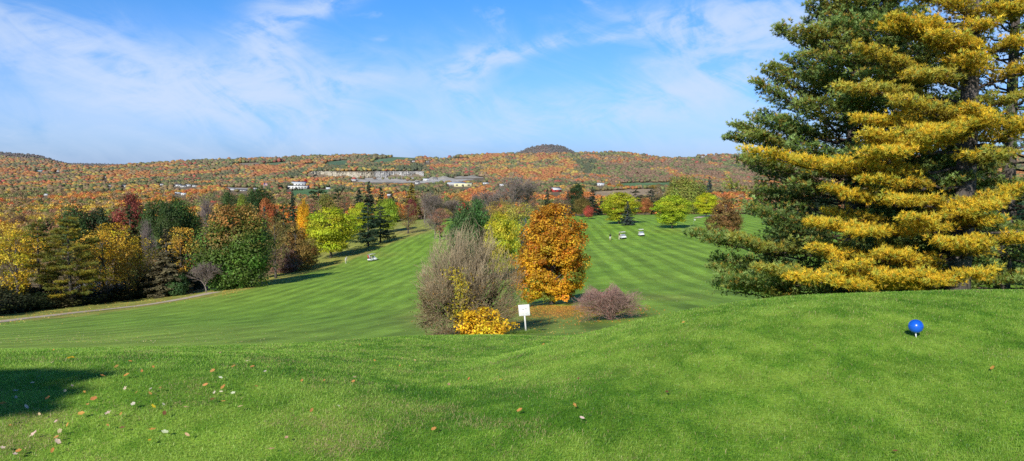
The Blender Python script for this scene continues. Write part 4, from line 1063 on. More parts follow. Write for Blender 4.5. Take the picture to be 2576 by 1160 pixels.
# ------------------------------------------------------------------ far forest (one mass)
def ico2():
    t = (1 + 5 ** .5) / 2
    v = [(-1, t, 0), (1, t, 0), (-1, -t, 0), (1, -t, 0), (0, -1, t), (0, 1, t), (0, -1, -t), (0, 1, -t), (t, 0, -1), (t, 0, 1), (-t, 0, -1), (-t, 0, 1)]
    f = [(0, 11, 5), (0, 5, 1), (0, 1, 7), (0, 7, 10), (0, 10, 11), (1, 5, 9), (5, 11, 4), (11, 10, 2), (10, 7, 6), (7, 1, 8), (3, 9, 4), (3, 4, 2), (3, 2, 6), (3, 6, 8), (3, 8, 9), (4, 9, 5), (2, 4, 11), (6, 2, 10), (8, 6, 7), (9, 8, 1)]
    v = [np.array(p) / np.linalg.norm(p) for p in v]; cache = {}; F2 = []
    def mid(a, b):
        k = (min(a, b), max(a, b))
        if k not in cache: v.append(unit(v[a] + v[b])); cache[k] = len(v) - 1
        return cache[k]
    for a, b, c in f:
        x, y, z = mid(a, b), mid(b, c), mid(c, a); F2 += [(a, x, z), (b, y, x), (c, z, y), (x, y, z)]
    return np.array(v), np.array(F2)

def forest():
    g = np.random.default_rng(77)
    N0 = 150000
    px = g.uniform(-260, 2836, N0); py = g.uniform(366, 612, N0)
    Y = np.zeros(N0)
    u = (px - CX) / F / math.cos(PITCH); s = slope(py)
    ci = np.clip(((u + 1.25) / 2.5 * (COLS - 1)).astype(int), 0, COLS - 1)
    rows = np.nonzero(YG > 440)[0]; cm = np.maximum.accumulate(SG[rows], 0)
    for c in np.unique(ci):
        k = ci == c; j = np.searchsorted(cm[:, c], s[k]); ok = j < len(rows)
        Y[k] = np.where(ok, YG[rows[np.clip(j, 0, len(rows) - 1)]], 0)
    Y = Y * (1 + g.normal(0, .006, N0))
    X = u * Y
    pk = np.clip((Y / 3300) ** 1.1, .12, 1) * np.where(Y > 5200, 1.3, 1) * np.where(Y > 2000, 1.0, .70)
    qx0 = px
    keep = (Y > 440) & ((Y > 820) | (qx0 < 1010)) & (Y < 9400) & (g.uniform(0, 1, N0) < pk)
    X, Y, px, py = X[keep], Y[keep], px[keep], py[keep]
    Z = ground(X, Y); qx, qy = to_px(X, Y, Z)
    fi = in_field(qx, qy, Y, 3.0); keep = ((fi < 0) | ((fi == 7) & (g.uniform(0, 1, len(X)) < .5))) & ~((qx > 770) & (qx < 1070) & (Y > 3150) & (Y < 3332))
    for (a, b, t0, b0, yy) in RECTS:
        keep &= ~((qx > a) & (qx < b) & (Y < yy + 12) & (Y > yy - 420) & (qy > t0) & (qy < b0 + 16))
    X, Y, Z, qx, qy = [v[keep] for v in (X, Y, Z, qx, qy)]
    n = len(X)
    # colour families by place
    rk = lambda v: np.argsort(np.argsort(v)) / n
    A = rk(fbm(X / 260, Y / 420, 61, 3)); B = rk(fbm(X / 110, Y / 230, 62, 3)); r = rk(.74 * rk(fbm(X / 85, Y / 230, 63, 3)) + .26 * g.uniform(0, 1, n))
    fam = np.array([[.50, .20, .05], [.46, .13, .05], [.52, .30, .06], [.50, .38, .07], [.30, .21, .11], [.27, .155, .10], [.19, .22, .06], [.075, .105, .045], [.20, .17, .07], [.44, .085, .06]])
    def pick(w):
        w = np.array(w, float); w = w / w.sum(); return np.searchsorted(np.cumsum(w), r)
    base = pick([18, 9, 9, 5, 15, 10, 13, 9, 12, 2])
    valley = pick([6, 4, 8, 7, 22, 10, 16, 12, 16, 1])
    dull = pick([6, 4, 4, 2, 14, 48, 9, 3, 9, 1])
    dark = pick([6, 3, 3, 2, 8, 8, 26, 36, 8, 0])
    gold = pick([30, 10, 24, 10, 8, 3, 7, 3, 4, 2])
    k = base.copy()
    k = np.where(Y < 2600, np.where(A > .62, base, valley), k)
    warmv = pick([6, 2, 14, 17, 22, 9, 14, 3, 13, 0]); k = np.where((Y < 1250) & (qx < 520), warmv, k)
    k = np.where((qx > 1440) & (qy > 398) & (Y > 2400) & (A > .35), dull, k)
    k = np.where((qx > 1150) & (qx < 1460) & (qy > 395) & (qy < 440), gold, k)
    k = np.where((Y > 2200) & (B > .80), dark, k)
    k = np.where((qx > 640) & (qx < 800) & (qy > 430) & (qy < 472) & (B > .45), dark, k)
    k = np.where((qx > 780) & (qx < 1150) & (qy > 460) & (qy < 490), np.where(B > .45, dark, valley), k)
    k = np.where((qx > 700) & (qx < 1080) & (qy > 418) & (qy < 432) & (Y > 3330), np.where(r > .45, dark, base), k)
    k = np.where(Y > 5000, np.where(r > .4, dull, dark), k)
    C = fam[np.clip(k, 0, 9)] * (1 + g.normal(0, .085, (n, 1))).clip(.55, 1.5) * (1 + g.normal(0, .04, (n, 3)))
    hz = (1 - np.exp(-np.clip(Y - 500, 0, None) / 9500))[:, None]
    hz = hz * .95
    C = C * (1 - hz) + np.array([.27, .28, .31]) * hz  # haze painted in: crowns fade to blue grey with distance
    C = np.where((Y > 5200)[:, None], C * .42 + np.array([.10, .115, .17]) * .85, C)  # stronger painted haze on the farthest hills
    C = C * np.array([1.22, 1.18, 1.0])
    con = np.isin(k, [7]) & (g.uniform(0, 1, n) < .7)
    rad = g.uniform(5.2, 9.2, n) * np.clip(Y / 3300, .80, 1.22); rad[con] *= .62
    rad = np.where(Y > 5200, rad * .55, rad)
    hgt = rad * g.uniform(.50, .85, n); hgt[con] *= 2.0
    geo = Geo()
    # farther crowns: rough balls
    fr = np.nonzero(Y > 2000)[0]; V0, F0 = ico2(); m = len(fr); nv = len(V0)
    dis = 1 + g.normal(0, .17, (m, nv, 1))
    V = V0[None] * dis * np.stack([rad[fr], rad[fr], hgt[fr]], 1)[:, None]
    taper = np.where(con[fr][:, None], np.clip(.55 - V0[None, :, 2] * .5, .06, 1), 1.0)
    V[..., 0] *= taper; V[..., 1] *= taper
    V += np.stack([X[fr], Y[fr], Z[fr] + hgt[fr] * .9 + 1.5], 1)[:, None]
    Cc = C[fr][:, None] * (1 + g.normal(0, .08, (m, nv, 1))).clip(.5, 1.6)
    geo.add(V.reshape(-1, 3), (F0[None] + (np.arange(m) * nv)[:, None, None]).reshape(-1, 3), Cc.reshape(-1, 3))
    # nearer crowns: loose leaf clumps
    for y0_, y1_, q, sz in ((0, 900, 320, .19), (900, 2000, 90, .34)):
        nr = np.nonzero((Y > y0_) & (Y <= y1_))[0]
        idx = np.repeat(nr, q); M = len(idx)
        lob = rand_unit(len(nr) * 9, g).reshape(len(nr), 9, 3) * .58
        li = g.integers(0, 9, M); tree = np.repeat(np.arange(len(nr)), q); cl = lob[tree, li]
        ltone = g.normal(1, .16, (len(nr), 9)).clip(.6, 1.5)[tree, li][:, None]
        d = rand_unit(M, g)
        o = (cl + d * .45 * g.uniform(.6, 1.05, M)[:, None]) * np.stack([rad[idx], rad[idx], hgt[idx]], 1)
        P = np.stack([X[idx], Y[idx], Z[idx] + hgt[idx] * .95 + 1], 1) + o
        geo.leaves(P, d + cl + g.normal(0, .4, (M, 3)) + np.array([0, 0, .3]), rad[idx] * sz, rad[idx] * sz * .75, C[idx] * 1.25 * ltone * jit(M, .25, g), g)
    print('forest trees', n, 'near', len(nr), 'verts', geo.n)
    tag(geo.obj('forest', M_FOREST), 'mass of autumn coloured woodland covering the valley and the far hills', 'woodland', kind='stuff')
forest()

# a red tree in front of the quarry end and the five clipped firs before the factory
def far_tree(kind, px, base, w, h, color, label, name, group=None):
    Y = ground_at(px, base, 900); k = Y / F
    X = float(at(px, base, Y).x)
    plant(kind, name, label, 'tree', X, Y - 20, h * k, w * k, color, group)
far_tree('maple', 773, 464, 9, 14, (.62, .05, .04), 'bright red tree at the right end of the white factory', 'red_tree')
for px in (741, 747, 753, 759, 765):
    far_tree('spruce', px, 478, 5.5, 7.5, (.04, .07, .045), 'small clipped fir in the row before the white factory', 'fir', 'firs before the white factory')
far_tree('oval', 712, 479, 18, 15, (.05, .07, .04), 'dark bush left of the white factory', 'dark_tree')
far_tree('maple', 1060, 393, 5, 6, (.25, .17, .1), 'lone tree on the skyline above the green hill field', 'lone_tree')
far_tree('maple', 1530, 474, 10, 15, (.55, .16, .06), 'orange tree right of the lone white house', 'orange_tree')
far_tree('locust', 1556, 476, 22, 15, (.48, .33, .06), 'spreading golden tree at the edge of the valley field', 'yellow_tree')
far_tree('locust', 1455, 478, 40, 14, (.24, .26, .08), 'spreading pale green tree right of the red barn', 'pale_tree')
far_tree('maple', 1640, 476, 20, 12, (.46, .34, .08), 'pale gold tree in front of the valley field', 'yellow_tree')

# ------------------------------------------------------------------ cart path, bunker, flag
M_PATH = noise_mat('path_gravel', (.56, .46, .34), (.72, .61, .47), 1.5, .95, .1)
def ribbon(name, pts, width, mat, lift=.03, n=90):
    """pts: (px, py) on visible ground"""
    W = []
    for (px, py) in pts:
        Y = ground_at(px, py, 40, 420); p = at(px, py, Y); W.append((p.x, p.y))
    W = np.array(W); t = np.concatenate([[0], np.cumsum(np.hypot(*np.diff(W, axis=0).T))]); q = np.linspace(0, t[-1], n)
    x = np.interp(q, t, W[:, 0]); y = np.interp(q, t, W[:, 1])
    k = np.ones(7) / 7; x = np.convolve(np.pad(x, 3, mode='edge'), k, 'valid'); y = np.convolve(np.pad(y, 3, mode='edge'), k, 'valid')
    tx = np.gradient(x); ty = np.gradient(y); l = np.hypot(tx, ty); nx, ny = -ty / l, tx / l
    V = []; lat = np.linspace(-.5, .5, 5)
    for i in range(n):
        wob = width * (1 + .1 * math.sin(i * 1.7) + .06 * math.sin(i * .61))
        for a in lat:
            X_, Y_ = x[i] + nx[i] * a * wob, y[i] + ny[i] * a * wob; V.append((X_, Y_, float(ground(X_, Y_)) + lift))
    i = np.arange(n * 5).reshape(n, 5)
    g = Geo(); g.add(V, np.stack([i[:-1, :-1], i[:-1, 1:], i[1:, 1:], i[1:, :-1]], -1).reshape(-1, 4))
    return tag(g.obj(name, mat, None, True), kind='structure')
ribbon('cart_path', PATH_PX, 2.6, M_PATH)
ribbon('cart_path', [(1752, 549), (1762, 546), (1775, 543), (1800, 541)], 3.0, M_PATH)
def bunker():
    Y = 345.; p = at(1097, 557, Y); g = Geo(); n = 24
    V = [(p.x, p.y, float(ground(p.x, p.y)) + .25)] + [(p.x + 2.4 * math.cos(a) * (1 + .15 * math.sin(3 * a)), p.y + 4 * math.sin(a), float(ground(p.x + 2.4 * math.cos(a), p.y + 4 * math.sin(a))) + .2) for a in np.linspace(0, 6.283, n, endpoint=False)]
    g.add(V, [[0, 1 + k, 1 + (k + 1) % n] for k in range(n)])
    tag(g.obj('sand_bunker', noise_mat('sand', (.5, .42, .3), (.62, .54, .4), 2, .95, .1)), kind='structure')
bunker()
def flagstick():
    Y = 250.; p = at(1745, 579, Y); z = float(ground(p.x, Y))
    root = empty('golf_flag', (p.x, Y, z), 'thin white flagstick with a small pale flag right of the two trunked lime tree', 'golf flag')
    g = Geo(); g.tube([[0, 0, 0], [0, 0, 2.3]], [.03, .02], 6); g.obj('pole', M_PAINT, root)
    f = Geo(); xs = np.linspace(.02, .55, 6); f.add([[x, .05 * math.sin(x * 9), zz] for zz in (1.85, 2.25) for x in xs], [[i, i + 1, i + 7, i + 6] for i in range(5)], np.array((.75, .75, .7))); f.obj('flag', M_LEAF, root)
flagstick()

# ------------------------------------------------------------------ golf carts
M_SEAT = noise_mat('cream_vinyl', (.5, .46, .38), (.6, .56, .47), 6, .6, .4)
M_TYRE = noise_mat('rubber', (.015, .015, .015), (.03, .03, .03), 10, .9, .2)
M_RIM = noise_mat('steel_rim', (.45, .45, .46), (.6, .6, .6), 8, .35, .5, metallic=.6)
M_SCREEN = noise_mat('screen_plastic', (.24, .28, .33), (.34, .38, .44), 1.5, .12, .6)
M_CARTW = noise_mat('cart_white', (.74, .75, .76), (.82, .82, .83), 4, .3, .5, coat=.4)
M_ROOFC = noise_mat('cart_roof', (.74, .71, .58), (.8, .77, .66), 4, .4, .5)
def prism(g, prof2, x0, x1, C=None):
    """extrude a closed (y,z) outline along x"""
    n = len(prof2); V = [(x0, y, z) for y, z in prof2] + [(x1, y, z) for y, z in prof2]
    g.add(V, [[k, (k + 1) % n, (k + 1) % n + n, k + n] for k in range(n)], C)
    c0 = g.n; 
    ctr = np.mean(np.array(prof2), 0)
    g.add([(x0, *ctr), (x1, *ctr)] + V, [[0, 2 + (k + 1) % n, 2 + k] for k in range(n)] + [[1, 2 + n + k, 2 + n + (k + 1) % n] for k in range(n)], C)
def make_cart(px, py, Y, heading, label, group):
    p = at(px, py, Y); z = float(ground(p.x, Y))
    root = empty('golf_cart', (p.x, Y, z), label, 'golf cart', group, heading)
    # front is -y
    e = .5; gx = float(ground(p.x + e, Y) - ground(p.x - e, Y)) / (2 * e); gy = float(ground(p.x, Y + e) - ground(p.x, Y - e)) / (2 * e)
    nrm = Vector((-gx, -gy, 1)).normalized(); q = Vector((0, 0, 1)).rotation_difference(nrm) @ Euler((0, 0, heading)).to_quaternion()
    root.rotation_mode = 'QUATERNION'; root.rotation_quaternion = q
    b = Geo()
    prism(b, [(-1.18, .32), (-1.22, .48), (-1.14, .62), (-.95, .76), (-.66, .86), (-.60, .80), (-.56, .42), (-.52, .30)], -.56, .56)
    prism(b, [(-.56, .26), (.12, .26), (.12, .34), (-.56, .36)], -.55, .55)
    prism(b, [(.10, .28), (.10, .62), (.16, .70), (.62, .72), (1.10, .66), (1.18, .50), (1.14, .32), (1.0, .27)], -.56, .56)
    b.obj('body', M_CARTW, root)
    bu = Geo(); bu.box((0, -1.2, .33), (1.0, .12, .14)); bu.obj('bumper', M_DARK, root)
    for sx in (-1, 1):
        h = Geo(); h.ell((sx * .36, -1.13, .60), (.10, .06, .06), 10, 7); h.obj('headlight', M_RIM, root)
    s = Geo(); s.box((0, .30, .77), (1.04, .46, .13)); s.obj('seat', M_SEAT, root)
    s = Geo(); s.box((0, .56, 1.03), (1.04, .10, .38)); s.obj('backrest', M_SEAT, root)
    r = Geo(); prism(r, [(-.78, 1.76), (-.72, 1.83), (0, 1.87), (.98, 1.83), (1.06, 1.77), (1.0, 1.75), (-.72, 1.74)], -.60, .60); r.obj('roof', M_ROOFC, root)
    for sx in (-1, 1):
        for (y0, z0, y1, z1) in [(-.62, .80, -.50, 1.76), (.60, .70, .82, 1.76)]:
            t = Geo(); t.tube([[sx * .53, y0, z0], [sx * .53, (y0 + y1) / 2, (z0 + z1) / 2], [sx * .55, y1, z1]], .022, 6); t.obj('roof_post', M_DARK, root)
    w = Geo(); w.add([(-.51, -.60, .84), (.51, -.60, .84), (.51, -.555, 1.22), (-.51, -.555, 1.22), (-.51, -.585, .84), (.51, -.585, .84), (.51, -.54, 1.22), (-.51, -.54, 1.22)], [[0, 1, 2, 3], [5, 4, 7, 6], [3, 2, 6, 7], [0, 4, 5, 1]]); w.obj('windscreen', M_SCREEN, root)
    st = Geo(); a = np.linspace(0, 6.283, 17); st.tube(np.stack([-.26 + .17 * np.cos(a), -.28 + .07 * np.sin(a), 1.02 + .15 * np.sin(a)], 1), .015, 6, caps=False); st.tube([[-.26, -.55, .75], [-.26, -.28, 1.02]], .02, 6); st.obj('steering_wheel', M_DARK, root)
    for sx in (-1, 1):
        for y in (-.80, .78):
            t = Geo(); a = np.linspace(0, 6.283, 21)[:-1]
            pr = [(.10, .14), (.20, .14), (.225, .10), (.225, -.10), (.20, -.14), (.10, -.14)]
            V = [(sx * .47 + o * .6, y + rr * math.cos(q_), .225 + rr * math.sin(q_)) for q_ in a for rr, o in pr]
            k = len(pr); t.add(V, [[i * k + j, i * k + (j + 1) % k, ((i + 1) % 20) * k + (j + 1) % k, ((i + 1) % 20) * k + j] for i in range(20) for j in range(k)])
            wh = t.obj('wheel', M_TYRE, root, True)
            rm = Geo(); rm.ell((sx * .53, y, .225), (.035, .125, .125), 14, 8); rm.obj('rim', M_RIM, wh)
    bs = Geo(); bs.box((0, .95, .75), (.9, .30, .06)); bs.box((0, 1.02, 1.12), (.9, .04, .05)); bs.obj('bag_rack', M_DARK, root)
    return root
c1 = make_cart(937, 657, 205, R(180 - 38), 'white golf cart with a red bag on its back, alone on the left fairway', 'golf carts out on the fairways')
c2 = make_cart(1567, 600, 205, R(10), 'white golf cart on the right fairway with a man standing beside it', 'golf carts out on the fairways')
c3 = make_cart(1613, 596, 211, R(4), 'white golf cart parked alone to the right of the other cart', 'golf carts out on the fairways')

def bag(cart, xoff, body, top, label):
    m = cart.matrix_basis if False else Matrix.LocRotScale(cart.location, cart.rotation_quaternion, None)
    loc = m @ Vector((xoff, .99, .80))
    root = empty('golf_bag', loc, label, 'golf bag'); root.rotation_mode = 'QUATERNION'; root.rotation_quaternion = cart.rotation_quaternion @ Euler((R(-10), 0, 0)).to_quaternion()
    M = noise_mat('bag_cloth', [c * .8 for c in body], body, 12, .7, .3); M2 = noise_mat('bag_trim', [c * .8 for c in top], top, 12, .7, .3)
    g = Geo(); g.tube([[0, 0, 0], [0, 0, .1], [0, 0, .5], [0, 0, .82]], [.13, .14, .135, .15], 14); g.obj('bag', M, root, True)
    g = Geo(); g.box((0, .145, .34), (.17, .07, .42)); g.obj('pocket', M2, root)
    g = Geo(); g.tube([[0, 0, .82], [0, 0, .88]], [.158, .158], 14); g.obj('collar', M2, root)
    for k in range(5):
        a = k * 1.256; g = Geo(); x, y = .08 * math.cos(a), .08 * math.sin(a)
        g.tube([[x, y, .86], [x * 1.2, y * 1.2, 1.1]], .008, 5); g.ell((x * 1.2 + .02, y * 1.2, 1.12), (.05, .03, .035), 8, 6); g.obj('club', M_DARK, root)
bag(c1, .24, (.62, .09, .06), (.55, .12, .08), 'red golf bag strapped to the back of the left fairway cart')
bag(c1, -.22, (.62, .62, .62), (.2, .05, .25), 'pale golf bag with purple collar strapped beside the red bag')

# ------------------------------------------------------------------ people
def skin_obj(name, joints, edges, mat, parent, sub=2):
    me = bpy.data.meshes.new(name); me.from_pydata([j[0] for j in joints], edges, []); me.materials.append(mat)
    o = link(name, me, parent)
    sk = o.modifiers.new('Skin', 'SKIN')
    if not me.skin_vertices: me.attributes  # layer is created by the modifier data below
    return o, me
def chain_mesh(chains, rings=10):
    """continuous tapered tubes: each chain = [(point, radius), ...]; joined by overlap and rounded ends"""
    g = Geo()
    for ch in chains:
        P = np.array([c[0] for c in ch], float); Rr = np.array([c[1] for c in ch], float)
        t = np.linspace(0, len(P) - 1, (len(P) - 1) * 4 + 1); i = np.minimum(t.astype(int), len(P) - 2); f = (t - i)
        fs = f * f * (3 - 2 * f)
        pts = P[i] + (P[i + 1] - P[i]) * f[:, None]; rad = Rr[i] + (Rr[i + 1] - Rr[i]) * fs
        d0 = unit(pts[0] - pts[1]); d1 = unit(pts[-1] - pts[-2])
        pts = np.concatenate([[pts[0] + d0 * rad[0] * .6], [pts[0] + d0 * rad[0] * .35], pts, [pts[-1] + d1 * rad[-1] * .35], [pts[-1] + d1 * rad[-1] * .6]]); rad = np.concatenate([[rad[0] * .25], [rad[0] * .8], rad, [rad[-1] * .8], [rad[-1] * .25]])
        g.tube(pts, rad, rings)
    return g
def remeshed(name, chains, mat, parent, voxel=.012):
    o = chain_mesh(chains).obj(name, mat, parent)
    m = o.modifiers.new('Remesh', 'REMESH'); m.mode = 'VOXEL'; m.voxel_size = voxel; m.use_smooth_shade = True
    s = o.modifiers.new('Smooth', 'SMOOTH'); s.iterations = 3; s.factor = .4
    return o
M_SKIN = noise_mat('skin', (.50, .30, .21), (.58, .36, .26), 6, .55, .4)
def cloth(name, c): return noise_mat(name, [v * .8 for v in c], c, 14, .85, .2)
def person(px, py, Y, rz, label, shirt, trousers, shorts, cap, shoes, pose):
    p = at(px, py, Y); z = float(ground(p.x, Y))
    root = empty('person', (p.x, Y, z), label, 'person', None, rz)
    V = lambda *a: np.array(a, float)
    # figure faces -y; heights for 1.74 m
    if pose == 'address':     # bent over the ball, both hands on the club
        hip = V(0, .10, .90); chest = V(0, -.10, 1.27); neck = V(0, -.20, 1.42); head = V(0, -.29, 1.53)
        hands = {1: V(.03, -.42, .84), -1: V(-.02, -.42, .79)}; elb = {1: V(.20, -.30, 1.06), -1: V(-.21, -.30, 1.05)}
        feet = {1: V(.20, 0, .05), -1: V(-.20, 0, .05)}; knee = {1: V(.16, -.05, .48), -1: V(-.16, -.05, .48)}
    elif pose == 'walk':
        hip = V(0, 0, .93); chest = V(0, -.03, 1.30); neck = V(0, -.04, 1.47); head = V(0, -.07, 1.60)
        hands = {1: V(.30, -.14, .84), -1: V(-.27, .10, .84)}; elb = {1: V(.27, .02, 1.08), -1: V(-.27, .10, 1.10)}
        feet = {1: V(.09, .20, .06), -1: V(-.09, -.20, .05)}; knee = {1: V(.10, .02, .48), -1: V(-.10, -.14, .50)}
    else:                     # standing, one hand on the cart
        hip = V(0, 0, .93); chest = V(0, -.01, 1.30); neck = V(0, -.02, 1.47); head = V(0, -.04, 1.60)
        hands = {1: V(.24, -.24, 1.02), -1: V(-.28, -.05, .83)}; elb = {1: V(.29, .02, 1.10), -1: V(-.28, .04, 1.09)}
        feet = {1: V(.11, 0, .05), -1: V(-.11, .02, .05)}; knee = {1: V(.11, -.02, .49), -1: V(-.11, 0, .49)}
    sh = {s: chest + V(s * .185, .01, .12) for s in (1, -1)}
    hp_ = {s: hip + V(s * .095, 0, -.02) for s in (1, -1)}
    ch = [[(hip + V(0, 0, -.03), .135), (hip + (chest - hip) * .5, .125), (chest, .15), (chest + (neck - chest) * .7, .10), (neck, .058), (head, .062)],
          [(sh[-1], .062), (chest + V(0, 0, .10), .10), (sh[1], .062)],
          [(head + V(0, .01, -.04), .075), (head + V(0, .012, .03), .092), (head + V(0, .012, .07), .082)], [(head + V(0, -.085, -.005), .012), (head + V(0, -.10, -.015), .013)],
          [(head + V(-.085, .01, 0), .018), (head + V(-.092, .02, .01), .016)], [(head + V(.085, .01, 0), .018), (head + V(.092, .02, .01), .016)], [(head + V(0, -.06, -.075), .032), (head + V(0, -.03, -.06), .05)]]
    for s in (1, -1):
        ch.append([(sh[s], .058), (elb[s], .042), (hands[s], .03)])
        ch.append([(hp_[s], .088), (knee[s], .058), (feet[s] + V(0, .02, .05), .04)])
        ch.append([(feet[s] + V(0, .05, -.005), .036), (feet[s] + V(0, -.14, -.02), .032)])
        d = unit(hands[s] - elb[s]); side = unit(np.cross(d, V(0, 1, 0))) if abs(d[1]) < .95 else V(1, 0, 0); fw = np.cross(side, d)
        ch.append([(hands[s], .03), (hands[s] + d * .06, .036), (hands[s] + d * .09, .03)])
        for k in range(4):
            o = (k - 1.5) * .019; L = [.065, .078, .072, .055][k]; b0 = hands[s] + d * .09 + side * o
            ch.append([(b0, .0105), (b0 + d * L * .55 + fw * -.012, .0095), (b0 + d * L * .85 + fw * -.035, .008)])
        b0 = hands[s] + d * .03 + side * .03 * s; ch.append([(b0, .013), (b0 + d * .04 + side * .03 * s, .011), (b0 + d * .07 + side * .028 * s + fw * -.01, .009)])
    remeshed('body', ch, M_SKIN, root, .011)
    tor = [[(hip + V(0, 0, .0), .155), (hip + (chest - hip) * .5, .148), (chest, .172), (chest + (neck - chest) * .62, .118)], [(sh[-1], .078), (chest + V(0, 0, .10), .12), (sh[1], .078)]]
    for s in (1, -1): tor.append([(sh[s], .077), (sh[s] + (elb[s] - sh[s]) * .85, .060)])
    remeshed('shirt', tor, cloth('shirt_cloth', shirt), root, .014)
    tr = [[(hip + V(0, 0, .03), .15), (hip + V(0, 0, -.08), .155)]]
    for s in (1, -1):
        if shorts: tr.append([(hp_[s], .108), (knee[s] + V(0, 0, .03), .088)])
        else: tr.append([(hp_[s], .108), (knee[s], .078), (feet[s] + V(0, .02, .04), .064)])
    remeshed('shorts' if shorts else 'trousers', tr, cloth('trouser_cloth', trousers), root, .014)
    for s in (1, -1):
        remeshed('shoe', [[(feet[s] + V(0, .06, -.005), .044), (feet[s] + V(0, -.05, -.008), .046), (feet[s] + V(0, -.17, -.018), .036)]], cloth('shoe_leather', shoes), root, .01)
    cp = Geo(); cp.ell(head + V(0, .012, .075), (.102, .112, .075), 16, 10); cp.ell(head + V(0, -.12, .07), (.075, .075, .012), 12, 6); cp.obj('cap', cloth('cap_cloth', cap), root, True)
    hr = Geo(); hr.ell(head + V(0, .05, .02), (.094, .075, .085), 14, 9); hr.obj('hair', cloth('hair', (.10, .08, .06)), root, True)
    for s in (1, -1):
        e = Geo(); e.ell(head + V(s * .032, -.085, .018), (.011, .008, .008), 8, 6); e.obj('eye', M_DARK, root)
    return root, hands
p1, h1 = person(870, 662, 205, R(70), 'person in white cap and pale trousers bent over a golf ball with a club', (.62, .62, .58), (.66, .62, .48), False, (.78, .78, .76), (.7, .7, .68), 'address')
p2, h2 = person(1535, 602, 203, R(170), 'person in black shirt and white shorts walking on the right fairway', (.022, .024, .026), (.74, .76, .76), True, (.03, .03, .03), (.45, .18, .12), 'walk')
p3, h3 = person(1557.5, 600.5, 204.6, R(100), 'person in brown shirt and cream trousers standing beside the golf cart', (.13, .085, .08), (.72, .66, .46), False, (.74, .68, .5), (.74, .7, .55), 'stand')
def club(owner, hand, end, label):
    m = Matrix.LocRotScale(owner.location, owner.rotation_euler.to_quaternion(), None)
    a = m @ Vector(hand); b = m @ Vector(end); b.z = float(ground(b.x, b.y)) + .02
    root = empty('golf_club', b, label, 'golf club')
    d = a - b
    g = Geo(); g.tube([[0, 0, .03], tuple(d * 1.05)], [.008, .012], 6); g.obj('shaft', M_RIM, root)
    g = Geo(); g.ell((.04, 0, .02), (.055, .03, .028), 10, 7); g.obj('club_head', M_DARK, root)
club(p1, h1[-1], (0.05, -.85, 0), 'golf club held by the person in the white cap')
def ball(px, py, Y, label):
    p = at(px, py, Y); z = float(ground(p.x, Y)); g = Geo(); g.ell((0, 0, .045), (.05, .05, .05), 14, 9); o = g.obj('golf_ball', M_PAINT, None, True); o.location = (p.x, Y, z); tag(o, label, 'golf ball')
ball(880.5, 661.5, 205.5, 'white golf ball in front of the person in the white cap')
ball(1547, 602.5, 202.5, 'white golf ball between the walking person and the cart')

# ------------------------------------------------------------------ sign
def sign():
    Y = 34.5; px = 1323.5; p = at(px, 837, Y); z = float(ground(p.x, Y))
    root = empty('notice_sign', (p.x, Y, z), 'white square notice board on a leaning white post beside the golden bush', 'sign')
    root.rotation_euler = (0, R(-4.9), 0)
    k = Y / F; top = (837 - 765) * k + .03
    g = Geo(); g.box((0, 0, top * .45 - .1), (.065, .045, top * .9 + .2)); g.obj('post', M_PAINT, root)
    bw, bh = 28 * k, 28.5 * k; zc = top - bh / 2
    g = Geo(); g.box((0, -.035, zc), (bw, .02, bh)); bd = g.obj('board', M_PAINT, root)
    bv = bd.modifiers.new('Bevel', 'BEVEL'); bv.width = .004; bv.segments = 2
    ink = noise_mat('ink', (.03, .03, .04), (.05, .05, .06), 9, .8, .2); pale = noise_mat('faded_blue_ink', (.42, .44, .62), (.52, .53, .68), 9, .8, .2)
    y = -.0475
    def strokes(name, mat, rows):
        g = Geo()
        for (x0, x1, zz, h, n) in rows:
            gr = random.Random(int(x0 * 1000) + n)
            for i in range(n):
                x = x0 + (x1 - x0) * (i + .5) / n; w = (x1 - x0) / n * .68
                g.box((x * bw, y, zc + zz * bh), (w * bw * .5, .004, h * bh * gr.uniform(1.0, 1.25)))
                g.box((x * bw + w * bw * .25, y - .001, zc + zz * bh + gr.choice((-.3, 0, .3)) * h * bh), (w * bw * .5, .004, h * bh * .25))
        g.obj(name, mat, bd)
    strokes('lettering', ink, [(-.17, .0, .085, .06, 4), (.08, .24, .125, .06, 4)])
    strokes('lettering', pale, [(-.20, -.08, -.30, .05, 3), (.08, .36, -.27, .05, 7), (-.32, .02, -.42, .06, 8), (.16, .44, -.40, .06, 6)])
sign()

# ------------------------------------------------------------------ blue tee marker
def tee_marker():
    Y = 7.2; p = at(2305, 850, Y); z = float(ground(p.x, Y)); k = Y / F
    root = empty('tee_marker', (p.x, Y, z), 'glossy blue ball tee marker on a short white spike on the mound', 'tee marker')
    r = 18.0 * k
    m = noise_mat('blue_gloss', (.008, .10, .62), (.012, .13, .70), 2.5, .28, .55, coat=.25)
    c = (-2.5 * k, 0, (850 - 821) * k)
    g = Geo(); g.ell(c, (r, r, r * .965), 48, 30); g.obj('ball', m, root, True)
    g = Geo(); a = np.linspace(0, 6.283, 49); g.tube(np.stack([c[0] + (r + .0005) * np.cos(a), (r + .0005) * np.sin(a), np.full(49, c[2])], 1), .0008, 5, caps=False); g.obj('seam', noise_mat('blue_seam', (.006, .08, .5), (.01, .1, .55), 3, .4, .4), root)
    g = Geo(); g.tube([[0, 0, -.04], [-.002, 0, .004], [c[0] * .9, 0, c[2] - r * .9]], [.003, .0045, .007], 10); g.obj('spike', M_PAINT, root, True)
tee_marker()

